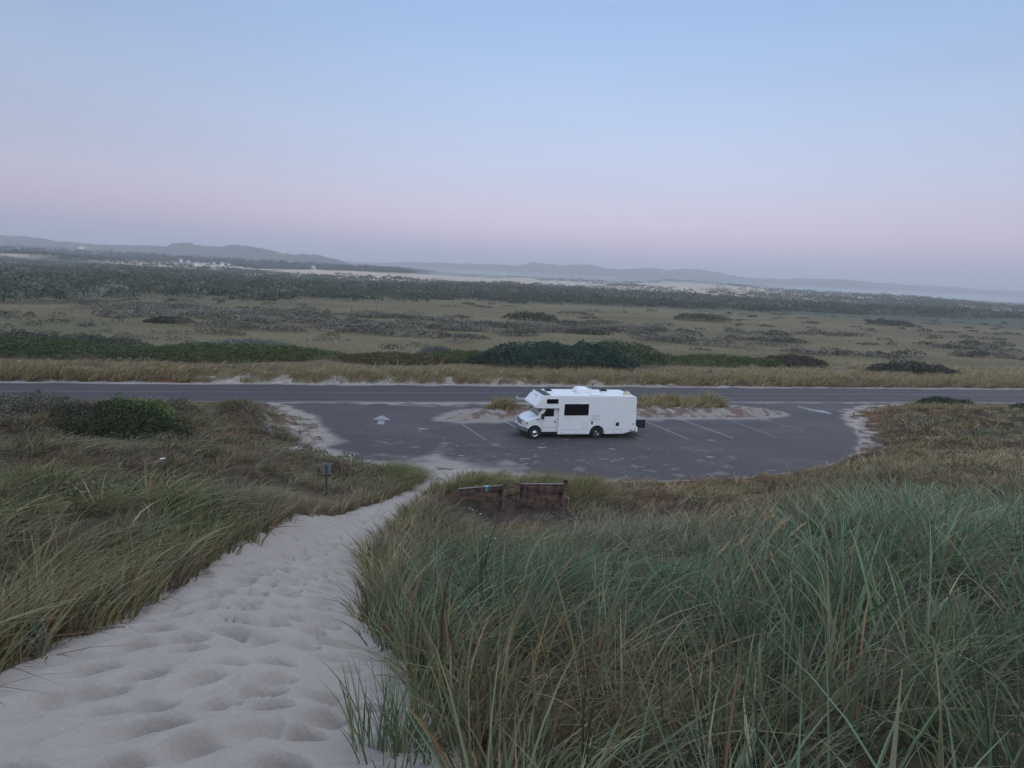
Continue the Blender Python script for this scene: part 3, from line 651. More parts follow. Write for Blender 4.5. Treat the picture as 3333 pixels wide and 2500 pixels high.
for k in range(340):
    az = r.uniform(-.82, .82); d = r.uniform(88, 320)*np.interp(az, [-.8, 0, .8], [.62, .9, 1.3]); q = r.random()
    if fbm(np.array([az*9]), np.array([d*.02]), 79, 3)[0] < .47: continue
    parts.append(leaves(az*d, d, r.uniform(1, 3.6), r.uniform(.6, 1.6), r.uniform(.35, 1.1), int(r.uniform(50, 150)), .25+d*.0013, (np.array(GW)*r.uniform(.5, .95) if q < .55 else np.array([.12,.115,.065])*r.uniform(.7, 1.2)), 3000+k))
V, F, C = join(parts); o = np_mesh('grey_scrub', V, F, M_leaf, C)
tag(o, 'drifts of low grey scrub spread over the brown meadow', 'scrub', kind='stuff')

# the dark scrub band between meadow and dunes, and the woods behind
def mounds(n, fx, rad, hh, leaf, per, colf, seed, lift=0):
    r = np.random.default_rng(seed); parts = []
    x, y = fx(r, n); z = tz(x, y)
    R_ = r.uniform(*rad, n); Hh = r.uniform(*hh, n)
    m_ = n*per; k = np.repeat(np.arange(n), per)
    a = r.uniform(0, 2*math.pi, m_); q = np.sqrt(r.random(m_))
    px = x[k]+np.cos(a)*q*R_[k]*1.25; py = y[k]+np.sin(a)*q*R_[k]*.9
    pz = z[k]+Hh[k]*np.sqrt(np.clip(1-q**2.2, 0, 1))*r.random(m_)**.3+lift
    P0 = np.stack([px, py, pz], 1)
    d1 = r.normal(size=(m_, 3)); d1[:,2] *= .6; d1 /= np.linalg.norm(d1, axis=1)[:,None]
    d2 = np.cross(d1, r.normal(size=(m_, 3))); d2 /= np.linalg.norm(d2, axis=1)[:,None]
    s = (leaf*(R_[k]/np.mean(rad)))[:,None]*r.uniform(.5, 1.3, (m_, 1))
    V = np.stack([P0-d1*s*.5, P0+d2*s*.35, P0+d1*s*.5, P0-d2*s*.35], 1).reshape(-1, 3)
    c = colf(x, y, r)[k]*r.uniform(.75, 1.25, (m_, 1))
    return V, np.arange(4*m_).reshape(m_, 4), np.repeat(c, 4, 0)
def front(az): return np.interp(az, [-.8,-.45,0,.35,.76], [160,215,318,355,455])
def f_band(lo, hi, pw=1.):
    def f(r, n):
        az = r.uniform(-.88, .88, n); d = front(az)+lo+(hi-lo)*r.random(n)**pw
        w_ = (fbm(az*18, d*.012, 61, 3)-.5)*70*(1-sstep(40, 140, d-front(az))); return az*(d+w_), d+w_
    return f
def c_band(x, y, r):
    q = fbm(x*.02, y*.03, 71, 3)[:,None]; q2 = r.random((len(x), 1))
    c = np.array([.058,.072,.045])*(1-q)+np.array([.10,.105,.065])*q
    g = ((q2 < .13) & (fbm(x*.012, y*.02, 73, 3)[:,None] > .5))
    return np.where(g, np.array([.17,.185,.16]), c)*r.uniform(.7, 1.25, (len(x), 1))
pa = [mounds(1500, f_band(0, 110), (2.0, 5.2), (1.6, 3.6), .85, 60, c_band, 81),
      mounds(3200, f_band(60, 420), (3.0, 7.0), (2.5, 5.5), 1.25, 40, c_band, 82),
      mounds(2600, f_band(330, 640), (4.0, 9.0), (3.0, 6.5), 2.0, 26, c_band, 83)]
V, F, C = join(pa); o = np_mesh('scrub_woodland', V, F, M_leaf, C)
tag(o, 'dark band of scrub and low pines between the meadow and the far dunes', 'scrub', kind='stuff')
# scrub clinging to the dune strip
def f_strip(r, n):
    az = r.uniform(-.9, .9, n*3); d = r.uniform(880, 1240, n*3); x = az*d; m_ = fbm(x*.005, d*.016, 95, 4) > np.interp(az, [-.9,-.5,-.3,-.1,.3,.5,.9], [.36,.42,.58,.66,.62,.48,.40])
    return x[m_][:n], d[m_][:n]
class _N: pass
xs, ds = f_strip(np.random.default_rng(84), 1500)
V1 = mounds(len(xs), lambda r, n: (xs, ds), (3.5, 9), (2, 4.5), 2.6, 22, lambda x, y, r: np.array([.06,.07,.05])*r.uniform(.7, 1.3, (len(x), 1)), 85)
def f_ridge(r, n):
    az = r.uniform(-.95, .95, n); d = r.uniform(1260, 1500, n); return az*d, d
def hill_mesh(name, sky_, D0, depth, col, label, seed, tree=0, base=-3):
    us = np.linspace(-250, 2470, 1100); vv = np.interp(us, [p[0] for p in sky_], [p[1] for p in sky_])+(fbm(us*.02, us*0, seed+20, 2)-.5)*4.0+(fbm(us*.13, us*0, seed+21, 3)-.5)*3.0
    PI_, RO, FF = R(8.85), R(2.74), 2150*2212/3333
    Xc = us-1106; Yc = vv-829.5; cr, sr = math.cos(RO), math.sin(RO)
    Xr = Xc*cr+Yc*sr; Yr = -Xc*sr+Yc*cr; c, s = math.cos(PI_), math.sin(PI_)
    fy = c-(Yr/FF)*s; dz = -s-(Yr/FF)*c
    ax_ = (Xr/FF)/fy; el = dz/fy
    prof = np.array([-1.0,-.8,-.6,-.42,-.25,-.1,0,.15,.5,1.0]); hp = np.array([0,.10,.30,.55,.80,.95,1,.97,.6,0])
    rows = []
    for p, q in zip(prof, hp):
        d = D0+p*depth; crest = H+el*D0
        wob = (fbm(us*.03+p*3, us*0+p*4, seed, 4)-.5)*crest*.55*(1-abs(q*2-1))*(1 if q < 1 else 0)
        z = base+(crest-base)*q+wob
        rows.append(np.stack([ax_*d, np.full_like(us, d)+(fbm(us*.02, us*0+p, seed+2, 3)-.5)*depth*.3*(q < 1), z], 1))
    V = np.concatenate(rows); m_ = len(us); i = np.arange(len(prof)*m_).reshape(len(prof), m_)
    F = np.stack([i[:-1,:-1], i[:-1,1:], i[1:,1:], i[1:,:-1]], -1).reshape(-1, 4)
    cc = np.array(col)*(.8+.4*fbm(V[:,0]*.004, V[:,1]*.004+V[:,2]*.02, seed+5, 4)[:,None])
    tag(np_mesh(name, V, F, M_hill, cc, smooth=True), label, kind='structure')
    return ax_, el
A1 = hill_mesh('hills', [(-260,500),(0,508),(50,511),(89,514),(112,520),(148,521),(181,524),(231,529),(297,531),(330,530),(366,532),(376,529),(393,525),(402,527),(412,524),(421,529),(439,530),(462,532),(478,533),(495,529),(515,529),(541,532),(574,538),(594,543),(610,548),(637,550),(653,548),(680,550),(710,557),(730,561),(760,575),(900,592),(1100,606),(2480,672)], 3300, 900, (.05,.062,.048), 'long wooded ridge on the left skyline', 601)
hill_mesh('hills', [(-260,512),(0,522),(300,540),(600,556),(740,563),(800,567),(860,566),(960,568),(1060,572),(1115,574),(1140,568),(1155,566),(1180,570),(1230,572),(1270,570),(1330,582),(1370,580),(1400,577),(1440,584),(1485,581),(1515,583),(1560,591),(1600,597),(1680,602),(1760,602),(1850,606),(1900,612),(1950,614),(2080,622),(2212,629),(2480,640)], 5600, 1500, (.05,.062,.05), 'distant hazy hills along the horizon', 602)
hill_mesh('hills', [(-260,530),(0,537),(100,540),(200,546),(300,551),(420,557),(560,564),(640,569),(700,574),(760,573),(840,577),(900,583),(960,589),(1100,594),(1250,600),(1400,602),(1500,606),(1600,613),(1700,622),(1850,634),(1960,643),(2060,650),(2150,650),(2212,652),(2480,668)], 1560, 220, (.045,.055,.04), 'low wooded ridge behind the dunes', 603)
# tree tops on the near ridge and on the left skyline
def crest_trees(rd, D0, ax_el, n, hr, wr, col, seed, lo, hi):
    r = np.random.default_rng(seed); ax_, el = ax_el; parts_v = []; k = 0
    az = r.uniform(lo, hi, n); e = np.interp(az, ax_, el); d = D0+r.uniform(-rd, rd*.2, n)
    zc = H+e*D0-4-np.abs(d-D0)*.10
    V = []; F = []; C = []; n0 = 0
    for i in range(n):
        h = r.uniform(*hr)*(1 if r.random() > .15 else 1.35); w_ = r.uniform(*wr)
        for lay in range(3):
            z0 = zc[i]+h*lay*.28; z1 = zc[i]+h*(.5+lay*.25); rr = w_*(1-lay*.28); m_ = 6
            th = np.linspace(0, 2*math.pi, m_, endpoint=False)+r.random()*6
            q = rr*r.uniform(.7, 1.15, m_)
            V += [(az[i]*d[i]+q[j]*math.cos(th[j]), d[i]+q[j]*math.sin(th[j]), z0+r.uniform(-.5, .5)) for j in range(m_)]+[(az[i]*d[i]+r.uniform(-.3, .3), d[i], z1)]
            F += [(n0+j, n0+(j+1) % m_, n0+m_) for j in range(m_)]; n0 += m_+1
            C += [np.array(col)*r.uniform(.8, 1.2)]*(m_+1)
    return np.array(V), np.array(F), np.array(C)
RA = hill_mesh.__defaults__
V2 = crest_trees(260, 3300, A1, 1500, (5, 10), (3, 6), (.04,.052,.038), 86, -.62, -.15)
o = np_mesh('skyline_trees', V2[0], V2[1], M_leaf, V2[2], fsize=3)
tag(o, 'tiny conifers roughening the crest of the left ridge', 'woods', kind='stuff')
def rz(x, y): return 0
rr_ = np.random.default_rng(87)
az = rr_.uniform(-.9, .9, 3600); dd_ = rr_.uniform(1330, 1570, 3600)
SK3 = np.array([(-.9,31),(-.78,30),(-.5,27),(-.37,25),(-.28,24),(-.2,24),(-.1,17),(0,18),(.1,19),(.2,19),(.28,17),(.36,13),(.45,8),(.55,3),(.66,-4),(.8,-4)])
zr = np.interp(az, SK3[:,0], SK3[:,1])*(1-(1560-dd_)/330)
m_ = len(az); per = 16; k = np.repeat(np.arange(m_), per)
P0 = np.stack([(az*dd_)[k]+rr_.normal(0, 4.5, m_*per), dd_[k]+rr_.normal(0, 4, m_*per), zr[k]+rr_.uniform(0, 1, m_*per)**.7*rr_.uniform(4, 9, m_)[k]], 1)
d1 = rr_.normal(size=(m_*per, 3)); d1 /= np.linalg.norm(d1, axis=1)[:,None]; d2 = np.cross(d1, rr_.normal(size=(m_*per, 3))); d2 /= np.linalg.norm(d2, axis=1)[:,None]
s = 3.2*rr_.uniform(.5, 1.3, (m_*per, 1))
V3 = (np.stack([P0-d1*s*.5, P0+d2*s*.4, P0+d1*s*.5, P0-d2*s*.4], 1).reshape(-1, 3), np.arange(4*m_*per).reshape(-1, 4), np.repeat(np.array([.045,.055,.042])*rr_.uniform(.6, 1.4, (m_, 1))[k], 4, 0))
V, F, C = join([V1, V3]); o = np_mesh('far_woods', V, F, M_leaf, C)
tag(o, 'far off woods and bushes behind and among the pale dunes', 'woods', kind='stuff')

# ------------------------------------------------------------------ mesh tools for built things
def bm_obj(name, bm, m, parent=None, bevel=0, seg=2, smooth=False):
    bmesh.ops.recalc_face_normals(bm, faces=bm.faces)
    me = bpy.data.meshes.new(name); bm.to_mesh(me); bm.free(); me.materials.append(m)
    if smooth:
        for p in me.polygons: p.use_smooth = True
    o = bpy.data.objects.new(name, me); COL.objects.link(o); o.parent = parent
    if bevel:
        b = o.modifiers.new('bevel', 'BEVEL'); b.width = bevel; b.segments = seg; b.limit_method = 'ANGLE'; b.angle_limit = R(30)
    return o
def box(bm, x0, x1, y0, y1, z0, z1):
    v = [bm.verts.new(p) for p in ((x0,y0,z0),(x1,y0,z0),(x1,y1,z0),(x0,y1,z0),(x0,y0,z1),(x1,y0,z1),(x1,y1,z1),(x0,y1,z1))]
    for f in ((0,1,2,3),(4,5,6,7),(0,1,5,4),(1,2,6,5),(2,3,7,6),(3,0,4,7)): bm.faces.new([v[i] for i in f])
    return v
def prism(bm, prof, w0, w1, axis='y', shift=None):
    """profile of (l,z) points swept across w"""
    a = [bm.verts.new((l, w0, z)) for l, z in prof]; b = [bm.verts.new((l, w1, z)) for l, z in prof]
    bm.faces.new(a); bm.faces.new(b[::-1])
    for i in range(len(prof)): j = (i+1) % len(prof); bm.faces.new((a[i], a[j], b[j], b[i]))
def rrect(l0, l1, z0, z1, r, n=5):
    p = []
    for cx, cz, a0 in ((l1-r, z1-r, 0), (l0+r, z1-r, 90), (l0+r, z0+r, 180), (l1-r, z0+r, 270)):
        for i in range(n): a = R(a0+90*i/(n-1)); p.append((cx+r*math.cos(a), cz+r*math.sin(a)))
    return p
def lathe(bm, prof, cx, cy, cz, n=28):
    """profile (offset along y, radius) turned about the y axis"""
    rows = []
    for o_, r_ in prof: rows.append([bm.verts.new((cx+r_*math.cos(2*math.pi*i/n), cy+o_, cz+r_*math.sin(2*math.pi*i/n))) for i in range(n)])
    for a, b in zip(rows, rows[1:]):
        for i in range(n): bm.faces.new((a[i], a[(i+1) % n], b[(i+1) % n], b[i]))
    return rows
def tube(bm, pts, r, n=8):
    rows = []
    for i, p in enumerate(pts):
        p = Vector(p); t = (Vector(pts[min(i+1, len(pts)-1)])-Vector(pts[max(i-1, 0)])).normalized()
        u = t.cross(Vector((0,0,1))); u = u.normalized() if u.length > .05 else Vector((1,0,0)); v = t.cross(u)
        rows.append([bm.verts.new(p+(u*math.cos(2*math.pi*k/n)+v*math.sin(2*math.pi*k/n))*r) for k in range(n)])
    for a, b in zip(rows, rows[1:]):
        for k in range(n): bm.faces.new((a[k], a[(k+1) % n], b[(k+1) % n], b[k]))
    bm.faces.new(rows[0]); bm.faces.new(rows[-1][::-1])

# ------------------------------------------------------------------ the motorhome (local: x from bumper to tail, y from near side to far side)
def motorhome():
    E_ = bpy.data.objects.new('motorhome', None); COL.objects.link(E_); E_.location = (.83, 40, .0); E_.rotation_euler = (0, 0, R(14.6))
    tag(E_, 'white cab-over motorhome parked across the bays of the car park', 'motorhome')
    def arch(lc, zc, r, z0, n=12, flat=1.0):
        a0 = math.asin((z0-zc)/r) if abs(z0-zc) < r else 0
        return [(lc+r*math.cos(a), zc+r*math.sin(a)*flat) for a in np.linspace(a0, math.pi-a0, n)]
    WD = 2.45
    # house body
    prof = [(2.28,.31),(2.28,1.97),(1.0,1.98),(.80,1.99),(.70,2.03),(.66,2.10),(.70,2.17),(1.18,2.72),(1.26,2.78),(1.40,2.80),(7.30,2.78),(7.42,2.74),(7.50,2.62),(7.55,.72),(7.55,.52),(6.62,.30)]
    prof += arch(4.89, .36, .50, .30)
    bm = bmesh.new(); prism(bm, prof, 0, WD); body = bm_obj('body', bm, M_white, E_, bevel=.035, seg=3)
    # roof sheet
    bm = bmesh.new(); prism(bm, [(1.71,2.795),(7.28,2.776),(7.28,2.792),(1.71,2.811)], .07, WD-.07); bm_obj('roof', bm, M_roof, E_, bevel=.01)
    bm = bmesh.new(); prism(bm, [(1.27,2.785),(1.40,2.802),(1.70,2.800),(1.70,2.824),(1.40,2.826),(1.25,2.806)], .06, WD-.06); bm_obj('roof_trim', bm, M_black, E_)
    # moulding, seams and hatches on the near side (thin raised pieces)
    def panel(name, l0, l1, z0, z1, r, m, t=.008, y=0., par=E_, ring=0, bev=0):
        bm = bmesh.new()
        if ring:
            o_ = rrect(l0, l1, z0, z1, r); i_ = rrect(l0+ring, l1-ring, z0+ring, z1-ring, max(r-ring, .005))
            A = [bm.verts.new((a, y-t, b)) for a, b in o_]; B = [bm.verts.new((a, y-t, b)) for a, b in i_]
            A2 = [bm.verts.new((a, y+.002, b)) for a, b in o_]; B2 = [bm.verts.new((a, y+.002, b)) for a, b in i_]; n = len(A)
            for i in range(n):
                j = (i+1) % n; bm.faces.new((A[i], A[j], B[j], B[i])); bm.faces.new((A[i], A[j], A2[j], A2[i])); bm.faces.new((B[i], B[j], B2[j], B2[i]))
        else: prism(bm, rrect(l0, l1, z0, z1, r), y-t, y+.002)
        return bm_obj(name, bm, m, par, bevel=bev)
    for l0, l1 in ((2.30, 4.33), (5.45, 7.53)):
        panel('moulding', l0, l1, .672, .700, .012, M_white, .014)
        panel('seam', l0, l1, .664, .671, .003, M_seam, .006)
    for l0, l1, z0, z1, lab in ((2.50,3.46,.345,.635,'long lower locker'), (3.54,3.94,.345,.635,'short lower locker'), (6.08,6.52,.345,.625,'rear lower locker'), (3.84,4.18,.72,1.02,'square utility hatch')):
        h_ = panel('hatch', l0, l1, z0, z1, .05, M_seam, .006, ring=.018); h_['label'] = lab
        for lx in (l0+.05, l1-.05): panel('catch', lx-.015, lx+.015, z0-.0+.02, z0+.055, .006, M_grey, .012, par=h_)
    fr = panel('louvre', 4.43, 5.0, 1.16, 1.27, .03, M_seam, .005, ring=.014)
    for zz in (1.33, 1.44, 1.53): panel('slat', 4.44, 5.0, zz, zz+.022, .008, M_seam, .01, par=fr)
    panel('inlet', 4.46, 4.56, .95, 1.16, .02, M_black, .02); panel('inlet', 6.15, 6.36, .83, 1.06, .03, M_black, .02)
    panel('inlet', 7.30, 7.38, .91, .99, .038, M_black, .015)
    for a, b in ((3.30,.80),(3.38,.80),(3.86,1.22),(4.36,1.2),(6.06,.76)): panel('fastener', a, a+.03, b, b+.03, .012, M_grey, .01)
    panel('marker_light', 7.12, 7.28, .50, .55, .02, mat('red_lens', (.16,.02,.02), .3), .02)
    # windows
    def window(l0, l1, z0, z1, lab):
        f = panel('window', l0-.03, l1+.03, z0-.03, z1+.03, .085, M_white, .018, ring=.035, bev=.004); f['label'] = lab
        panel('pane', l0+.003, l1-.003, z0+.003, z1-.003, .06, M_glass, .012, par=f)
    window(1.42, 2.20, 2.27, 2.58, 'small dark window in the cab-over'); window(2.60, 4.24, 1.52, 2.27, 'large dark side window')
    # cab: lofted across the width so the nose is rounded
    c0, c1 = .21, 2.24; mid = (c0+c1)/2; half = (c1-c0)/2
    bm = bmesh.new(); rows = []
    st = [-1,-.985,-.93,-.8,-.6,-.3,0,.3,.6,.8,.93,.985,1]
    for s_ in st:
        e = abs(s_); push = .26*e**3.2; low = .05*e**4+(.05 if e > .99 else (.015 if e > .98 else 0)); w_ = mid+half*s_
        p = [(2.30,.44),(2.30,1.42),(.98,1.44-low),(.80,1.40-low),(.5+push*.35,1.33-low),(.28+push*.6,1.25-low),(.14+push*.8,1.16-low),(.06+push,1.04),(.03+push,.80),(.05+push,.60)]
        p += [(l, z) for l, z in arch(.80, .40, .47, .44)[::-1]]
        p += [(1.40,.44)]
        rows.append([bm.verts.new((l, w_, z)) for l, z in p])
    n = len(rows[0])
    for a, b in zip(rows, rows[1:]):
        for i in range(n): j = (i+1) % n; bm.faces.new((a[i], a[j], b[j], b[i]))
    bm.faces.new(rows[0]); bm.faces.new(rows[-1][::-1])
    cab = bm_obj('cab', bm, M_paint, E_, bevel=.02)
    # greenhouse
    bm = bmesh.new()
    def quad(pp): return bm.faces.new([bm.verts.new(p) for p in pp])
    lo = [(.97,c0+.05,1.38),(2.29,c0+.02,1.38),(2.29,c1-.02,1.38),(.97,c1-.05,1.38)]; hi = [(1.40,c0+.17,2.0),(2.29,c0+.12,2.0),(2.29,c1-.12,2.0),(1.40,c1-.17,2.0)]
    vl = [bm.verts.new(p) for p in lo]; vh = [bm.verts.new(p) for p in hi]
    for i in range(4): j = (i+1) % 4; bm.faces.new((vl[i], vl[j], vh[j], vh[i]))
    bm.faces.new(vl); bm.faces.new(vh)
    bm_obj('cab_pillars', bm, M_paint, E_, bevel=.02)
    def slab(name, pts, off, m, par, th=.012):
        """thin plate on four or more coplanar-ish points, pushed out along off"""
        bm = bmesh.new(); o_ = Vector(off); a = [bm.verts.new(Vector(p)-o_*.004) for p in pts]; b = [bm.verts.new(Vector(p)+o_*th) for p in pts]
        bm.faces.new(a[::-1]); bm.faces.new(b)
        for i in range(len(pts)): j = (i+1) % len(pts); bm.faces.new((a[i], a[j], b[j], b[i]))
        return bm_obj(name, bm, m, par, bevel=.004)
    nw = Vector((-.62,0,.43)).normalized()
    ws = lambda q, s_: (.97+.43*q, (c0+.05+.12*q)*(1-s_)+(c1-.05-.12*q)*s_, 1.38+.62*q)
    wsh = slab('windscreen', [ws(.10,.05), ws(.06,.25), ws(.05,.5), ws(.06,.75), ws(.10,.95), ws(.98,.94), ws(.98,.06)], nw, M_wind, E_, .014)
    slab('cowl', [ws(-.02,.03), ws(-.04,.5), ws(-.02,.97), ws(.085,.95), ws(.045,.75), ws(.035,.5), ws(.045,.25), ws(.085,.05)], nw, M_black, E_, .018)
    for s0, s1 in ((.18,.48),(.58,.88)):
        bm = bmesh.new(); a = Vector(ws(.07, s0))+nw*.025; b = Vector(ws(.28, s1))+nw*.025; tube(bm, [a, b], .009, 5); bm_obj('wiper', bm, M_black, E_)
    # near-side door (and the same on the far side) with window and handle
    for sd in (0, 1):
        ys = c0 if sd == 0 else c1; dr = -1 if sd == 0 else 1
        sy = lambda z: ys+(-dr)*(.02+.12*max(0, (z-1.38)/.62))*1.0
        pt = lambda l, z: (l, sy(z) if z > 1.38 else ys, z)
        d_ = slab('door', [(1.30, ys, .52),(2.20, ys, .52),(2.20, ys, 1.37),(1.24, ys, 1.37)], (0, dr, 0), M_paint, E_, .014)
        slab('seam', [(1.225, ys, .50),(1.245, ys, .50),(1.215, ys, 1.36),(1.195, ys, 1.36)], (0, dr, 0), M_seam, d_, .004)
        slab('seam', [(2.205, ys, .50),(2.222, ys, .50),(2.222, ys, 1.36),(2.205, ys, 1.36)], (0, dr, 0), M_seam, d_, .004)
        slab('window', [pt(1.24,1.42), pt(2.03,1.42), pt(2.03,1.91), pt(1.56,1.91)], (0, dr, .2), M_glass, d_, .016)
        slab('handle', [(2.06, ys, 1.02),(2.13, ys, 1.02),(2.13, ys, 1.17),(2.06, ys, 1.17)], (0, dr, 0), M_black, d_, .03)
        slab('sill_strip', [(1.28, ys, .70),(2.20, ys, .70),(2.20, ys, .735),(1.28, ys, .735)], (0, dr, 0), M_seam, d_, .018)
        m1 = bmesh.new(); yy = ys+dr*.02
        prism(m1, rrect(1.14, 1.30, 1.30, 1.66, .05), min(yy+dr*.10, yy+dr*.30), max(yy+dr*.10, yy+dr*.30)); bm_obj('mirror', m1, M_black, E_, bevel=.03)
        m1 = bmesh.new(); tube(m1, [(1.28, ys, 1.40), (1.24, yy+dr*.14, 1.42)], .03, 6); bm_obj('mirror_arm', m1, M_black, E_)
        slab('badge', [(.86, ys, 1.215),(1.12, ys, 1.215),(1.12, ys, 1.25),(.86, ys, 1.25)], (0, dr, 0), M_black, E_, .012)
        # headlamp wraps the corner
        hl = bmesh.new(); k = dr
        P_ = lambda l, w_, z: hl.verts.new((l, (c0-.004+w_) if sd == 0 else (c1+.004-w_), z))
        a = [P_(.055, .36, .86), P_(.14, .12, .84), P_(.24, .0, .83), P_(.36, -.006, .86)]; b = [P_(.075, .36, 1.10), P_(.17, .12, 1.10), P_(.27, .004, 1.10), P_(.38, -.004, 1.06)]
        for i in range(3): hl.faces.new((a[i], a[i+1], b[i+1], b[i]))
        for v in hl.verts: v.co.x -= .035
        g_ = bm_obj('headlight', hl, M_lens, E_); sdm = g_.modifiers.new('s', 'SOLIDIFY'); sdm.thickness = .02
        ab = bmesh.new(); ys2 = (c0-.012) if sd == 0 else (c1+.012)
        prism(ab, [(.22,.98),(.34,.98),(.345,1.07),(.24,1.09)], min(ys2-dr*.012, ys2+dr*.018), max(ys2-dr*.012, ys2+dr*.018)); bm_obj('indicator', ab, M_amber, g_)
        lm = bmesh.new()
    # grille with chrome bars, bumper
    def bar(name, z0, z1, m, outd, w0=.42, w1=2.03, par=E_, thick=.05, wrap=0.):
        bm = bmesh.new(); rows = []
        for w_ in np.linspace(w0, w1, 17):
            e = abs((w_-mid)/half); push = .26*min(e, 1.05)**3.2+max(0, e-1)*wrap
            l = .03+push-outd; rows.append([bm.verts.new(p) for p in ((l, w_, z0),(l, w_, z1),(l+thick, w_, z1),(l+thick, w_, z0))])
        for a, b in zip(rows, rows[1:]):
            for i in range(4): j = (i+1) % 4; bm.faces.new((a[i], a[j], b[j], b[i]))
        bm.faces.new(rows[0]); bm.faces.new(rows[-1][::-1]); return bm_obj(name, bm, m, par, bevel=.008)
    gr = bar('grille', .82, 1.13, M_black, .012, .52, 1.93)
    for z in (.84, .945, 1.05): bar('bar', z, z+.045, M_chrome, .03, .54, 1.91, par=gr, thick=.02)
    bu = bar('bumper', .50, .76, M_chrome, .13, c0-.0, c1+.0, thick=.14)
    for sd in (0, 1):
        ys = c0 if sd == 0 else c1; dr = -1 if sd == 0 else 1
        bm = bmesh.new(); prism(bm, [(.16,.52),(.36,.52),(.38,.70),(.20,.76)], min(ys, ys+dr*.03), max(ys, ys+dr*.03)); bm_obj('end_cap', bm, M_chrome, bu, bevel=.01)
    bar('valance', .36, .495, M_black, .06, c0+.04, c1-.04, thick=.12)
    bm = bmesh.new(); box(bm, -.12, -.105, .78, 1.08, .54, .69); bm_obj('number_plate', bm, mat('plate', (.45,.28,.2), .5), bu)
    bm = bmesh.new(); box(bm, .9, 7.3, .35, 2.1, .30, .55); bm_obj('chassis', bm, M_black, E_)
    # wheels
    def wheel(l, y_, dual=0, front=0):
        w_ = bpy.data.objects.new('wheel', None); COL.objects.link(w_); w_.parent = E_; w_.location = (l, y_, .385)
        s = -1 if y_ < 1 else 1; width = .23
        bm = bmesh.new(); lathe(bm, [(-s*width*.0, .20),(0, .24),(s*.012, .35),(-s*.03, .385),(-s*.2, .385),(-s*.24, .35),(-s*.24, .22)], 0, s*.0, 0)
        bm_obj('tyre', bm, M_tyre, w_, smooth=False)
        bm = bmesh.new()
        if front: pr = [(-s*.01, .225),(-s*.02, .21),(-s*.05, .17),(-s*.02, .12),(s*.02, .10),(s*.035, .05),(s*.04, .001)]
        else: pr = [(-s*.01, .225),(-s*.02, .215),(-s*.11, .18),(-s*.13, .11),(-s*.05, .095),(-s*.03, .05),(-s*.03, .001)]
        lathe(bm, pr, 0, 0, 0); n_f = len(bm.faces)
        for i in range(8 if front else 4):
            a = 2*math.pi*i/(8 if front else 4)+.3; q = .15 if front else .155; rr = .022 if front else .042
            lathe(bm, [(-s*.06, rr),(-s*.025 if front else -s*.085, rr),(-s*.025 if front else -s*.085, .001)], q*math.cos(a), 0, q*math.sin(a), 8)
        bm.faces.ensure_lookup_table()
        for f_ in bm.faces[n_f:]: f_.material_index = 1
        ro = bm_obj('rim', bm, M_chrome if front else M_steel, w_, smooth=True); ro.data.materials.append(M_black)
    wheel(.80, .13, front=1); wheel(.80, 2.32, front=1); wheel(4.89, .07); wheel(4.89, 2.38)
    # cab-over marker lights
    nf = Vector((-.55,0,.48)).normalized()
    def fp(q, w_): return Vector((.70+.48*q, w_, 2.17+.55*q))+nf*0
    for w_, m, q in ((.98,M_amber,.80),(1.22,M_amber,.80),(1.46,M_amber,.80),(.14,M_black,.90),(2.31,M_black,.90)):
        bm = bmesh.new(); c = fp(q, w_); sx = .035
        t1 = Vector((.48,0,.55)).normalized()*.045; t2 = Vector((0,sx,0))
        a = [bm.verts.new(c+u*t1+v*t2-nf*.01) for u, v in ((-1,-1),(1,-1),(1,1),(-1,1))]; b = [bm.verts.new(c+(u*t1+v*t2)*.8+nf*.03) for u, v in ((-1,-1),(1,-1),(1,1),(-1,1))]
        bm.faces.new(b)
        for i in range(4): bm.faces.new((a[i], a[(i+1) % 4], b[(i+1) % 4], b[i]))
        bm_obj('marker_light', bm, m, E_, bevel=.008)
    # roof gear
    ac = bmesh.new(); P_ = [(3.55,2.80),(3.50,2.93),(3.62,3.08),(3.80,3.13),(4.28,3.13),(4.28,2.80)]
    rows = []
    for w_, k in ((.92,.72),(1.0,.92),(1.15,1),(1.62,1),(1.77,.92),(1.85,.72)):
        rows.append([ac.verts.new((3.9+(l-3.9)*(1 if l > 3.9 else (.75+.25*k)), w_, 2.80+(z-2.80)*k)) for l, z in P_])
    for a, b in zip(rows, rows[1:]):
        for i in range(6): ac.faces.new((a[i], a[(i+1) % 6], b[(i+1) % 6], b[i]))
    ac.faces.new(rows[0]); ac.faces.new(rows[-1][::-1])
    for v in ac.verts: v.co.x += .18
    aco = bm_obj('air_conditioner', ac, M_white, E_, bevel=.02)
    bm = bmesh.new(); box(bm, 4.463, 4.80, 1.0, 1.77, 2.80, 3.05); g_ = bm_obj('condenser_box', bm, M_white, aco, bevel=.02)
    bm = bmesh.new()
    box(bm, 4.49, 4.78, 1.05, 1.72, 3.052, 3.060)
    bm_obj('vent_grid', bm, M_grey, g_)
    for l, w_, lab in ((1.95,1.45,'open black roof vent by the cab-over'), (5.75,1.50,'open black roof vent towards the tail')):
        bm = bmesh.new(); box(bm, l-.2, l+.2, w_-.2, w_+.2, 2.80, 2.86); vb = bm_obj('roof_vent', bm, M_white, E_, bevel=.01); vb['label'] = lab
        bm = bmesh.new(); prism(bm, [(l-.22,2.875),(l+.22,2.875),(l+.21,2.90),(l+.02,3.03),(l-.03,3.035),(l-.21,2.95)], w_-.20, w_+.20); bm_obj('lid', bm, M_black, vb, bevel=.012)
    bm = bmesh.new(); box(bm, 4.42, 5.12, .08, .52, 2.80, 2.865); bm_obj('skylight', bm, M_white, E_, bevel=.03)
    bm = bmesh.new(); rows = []
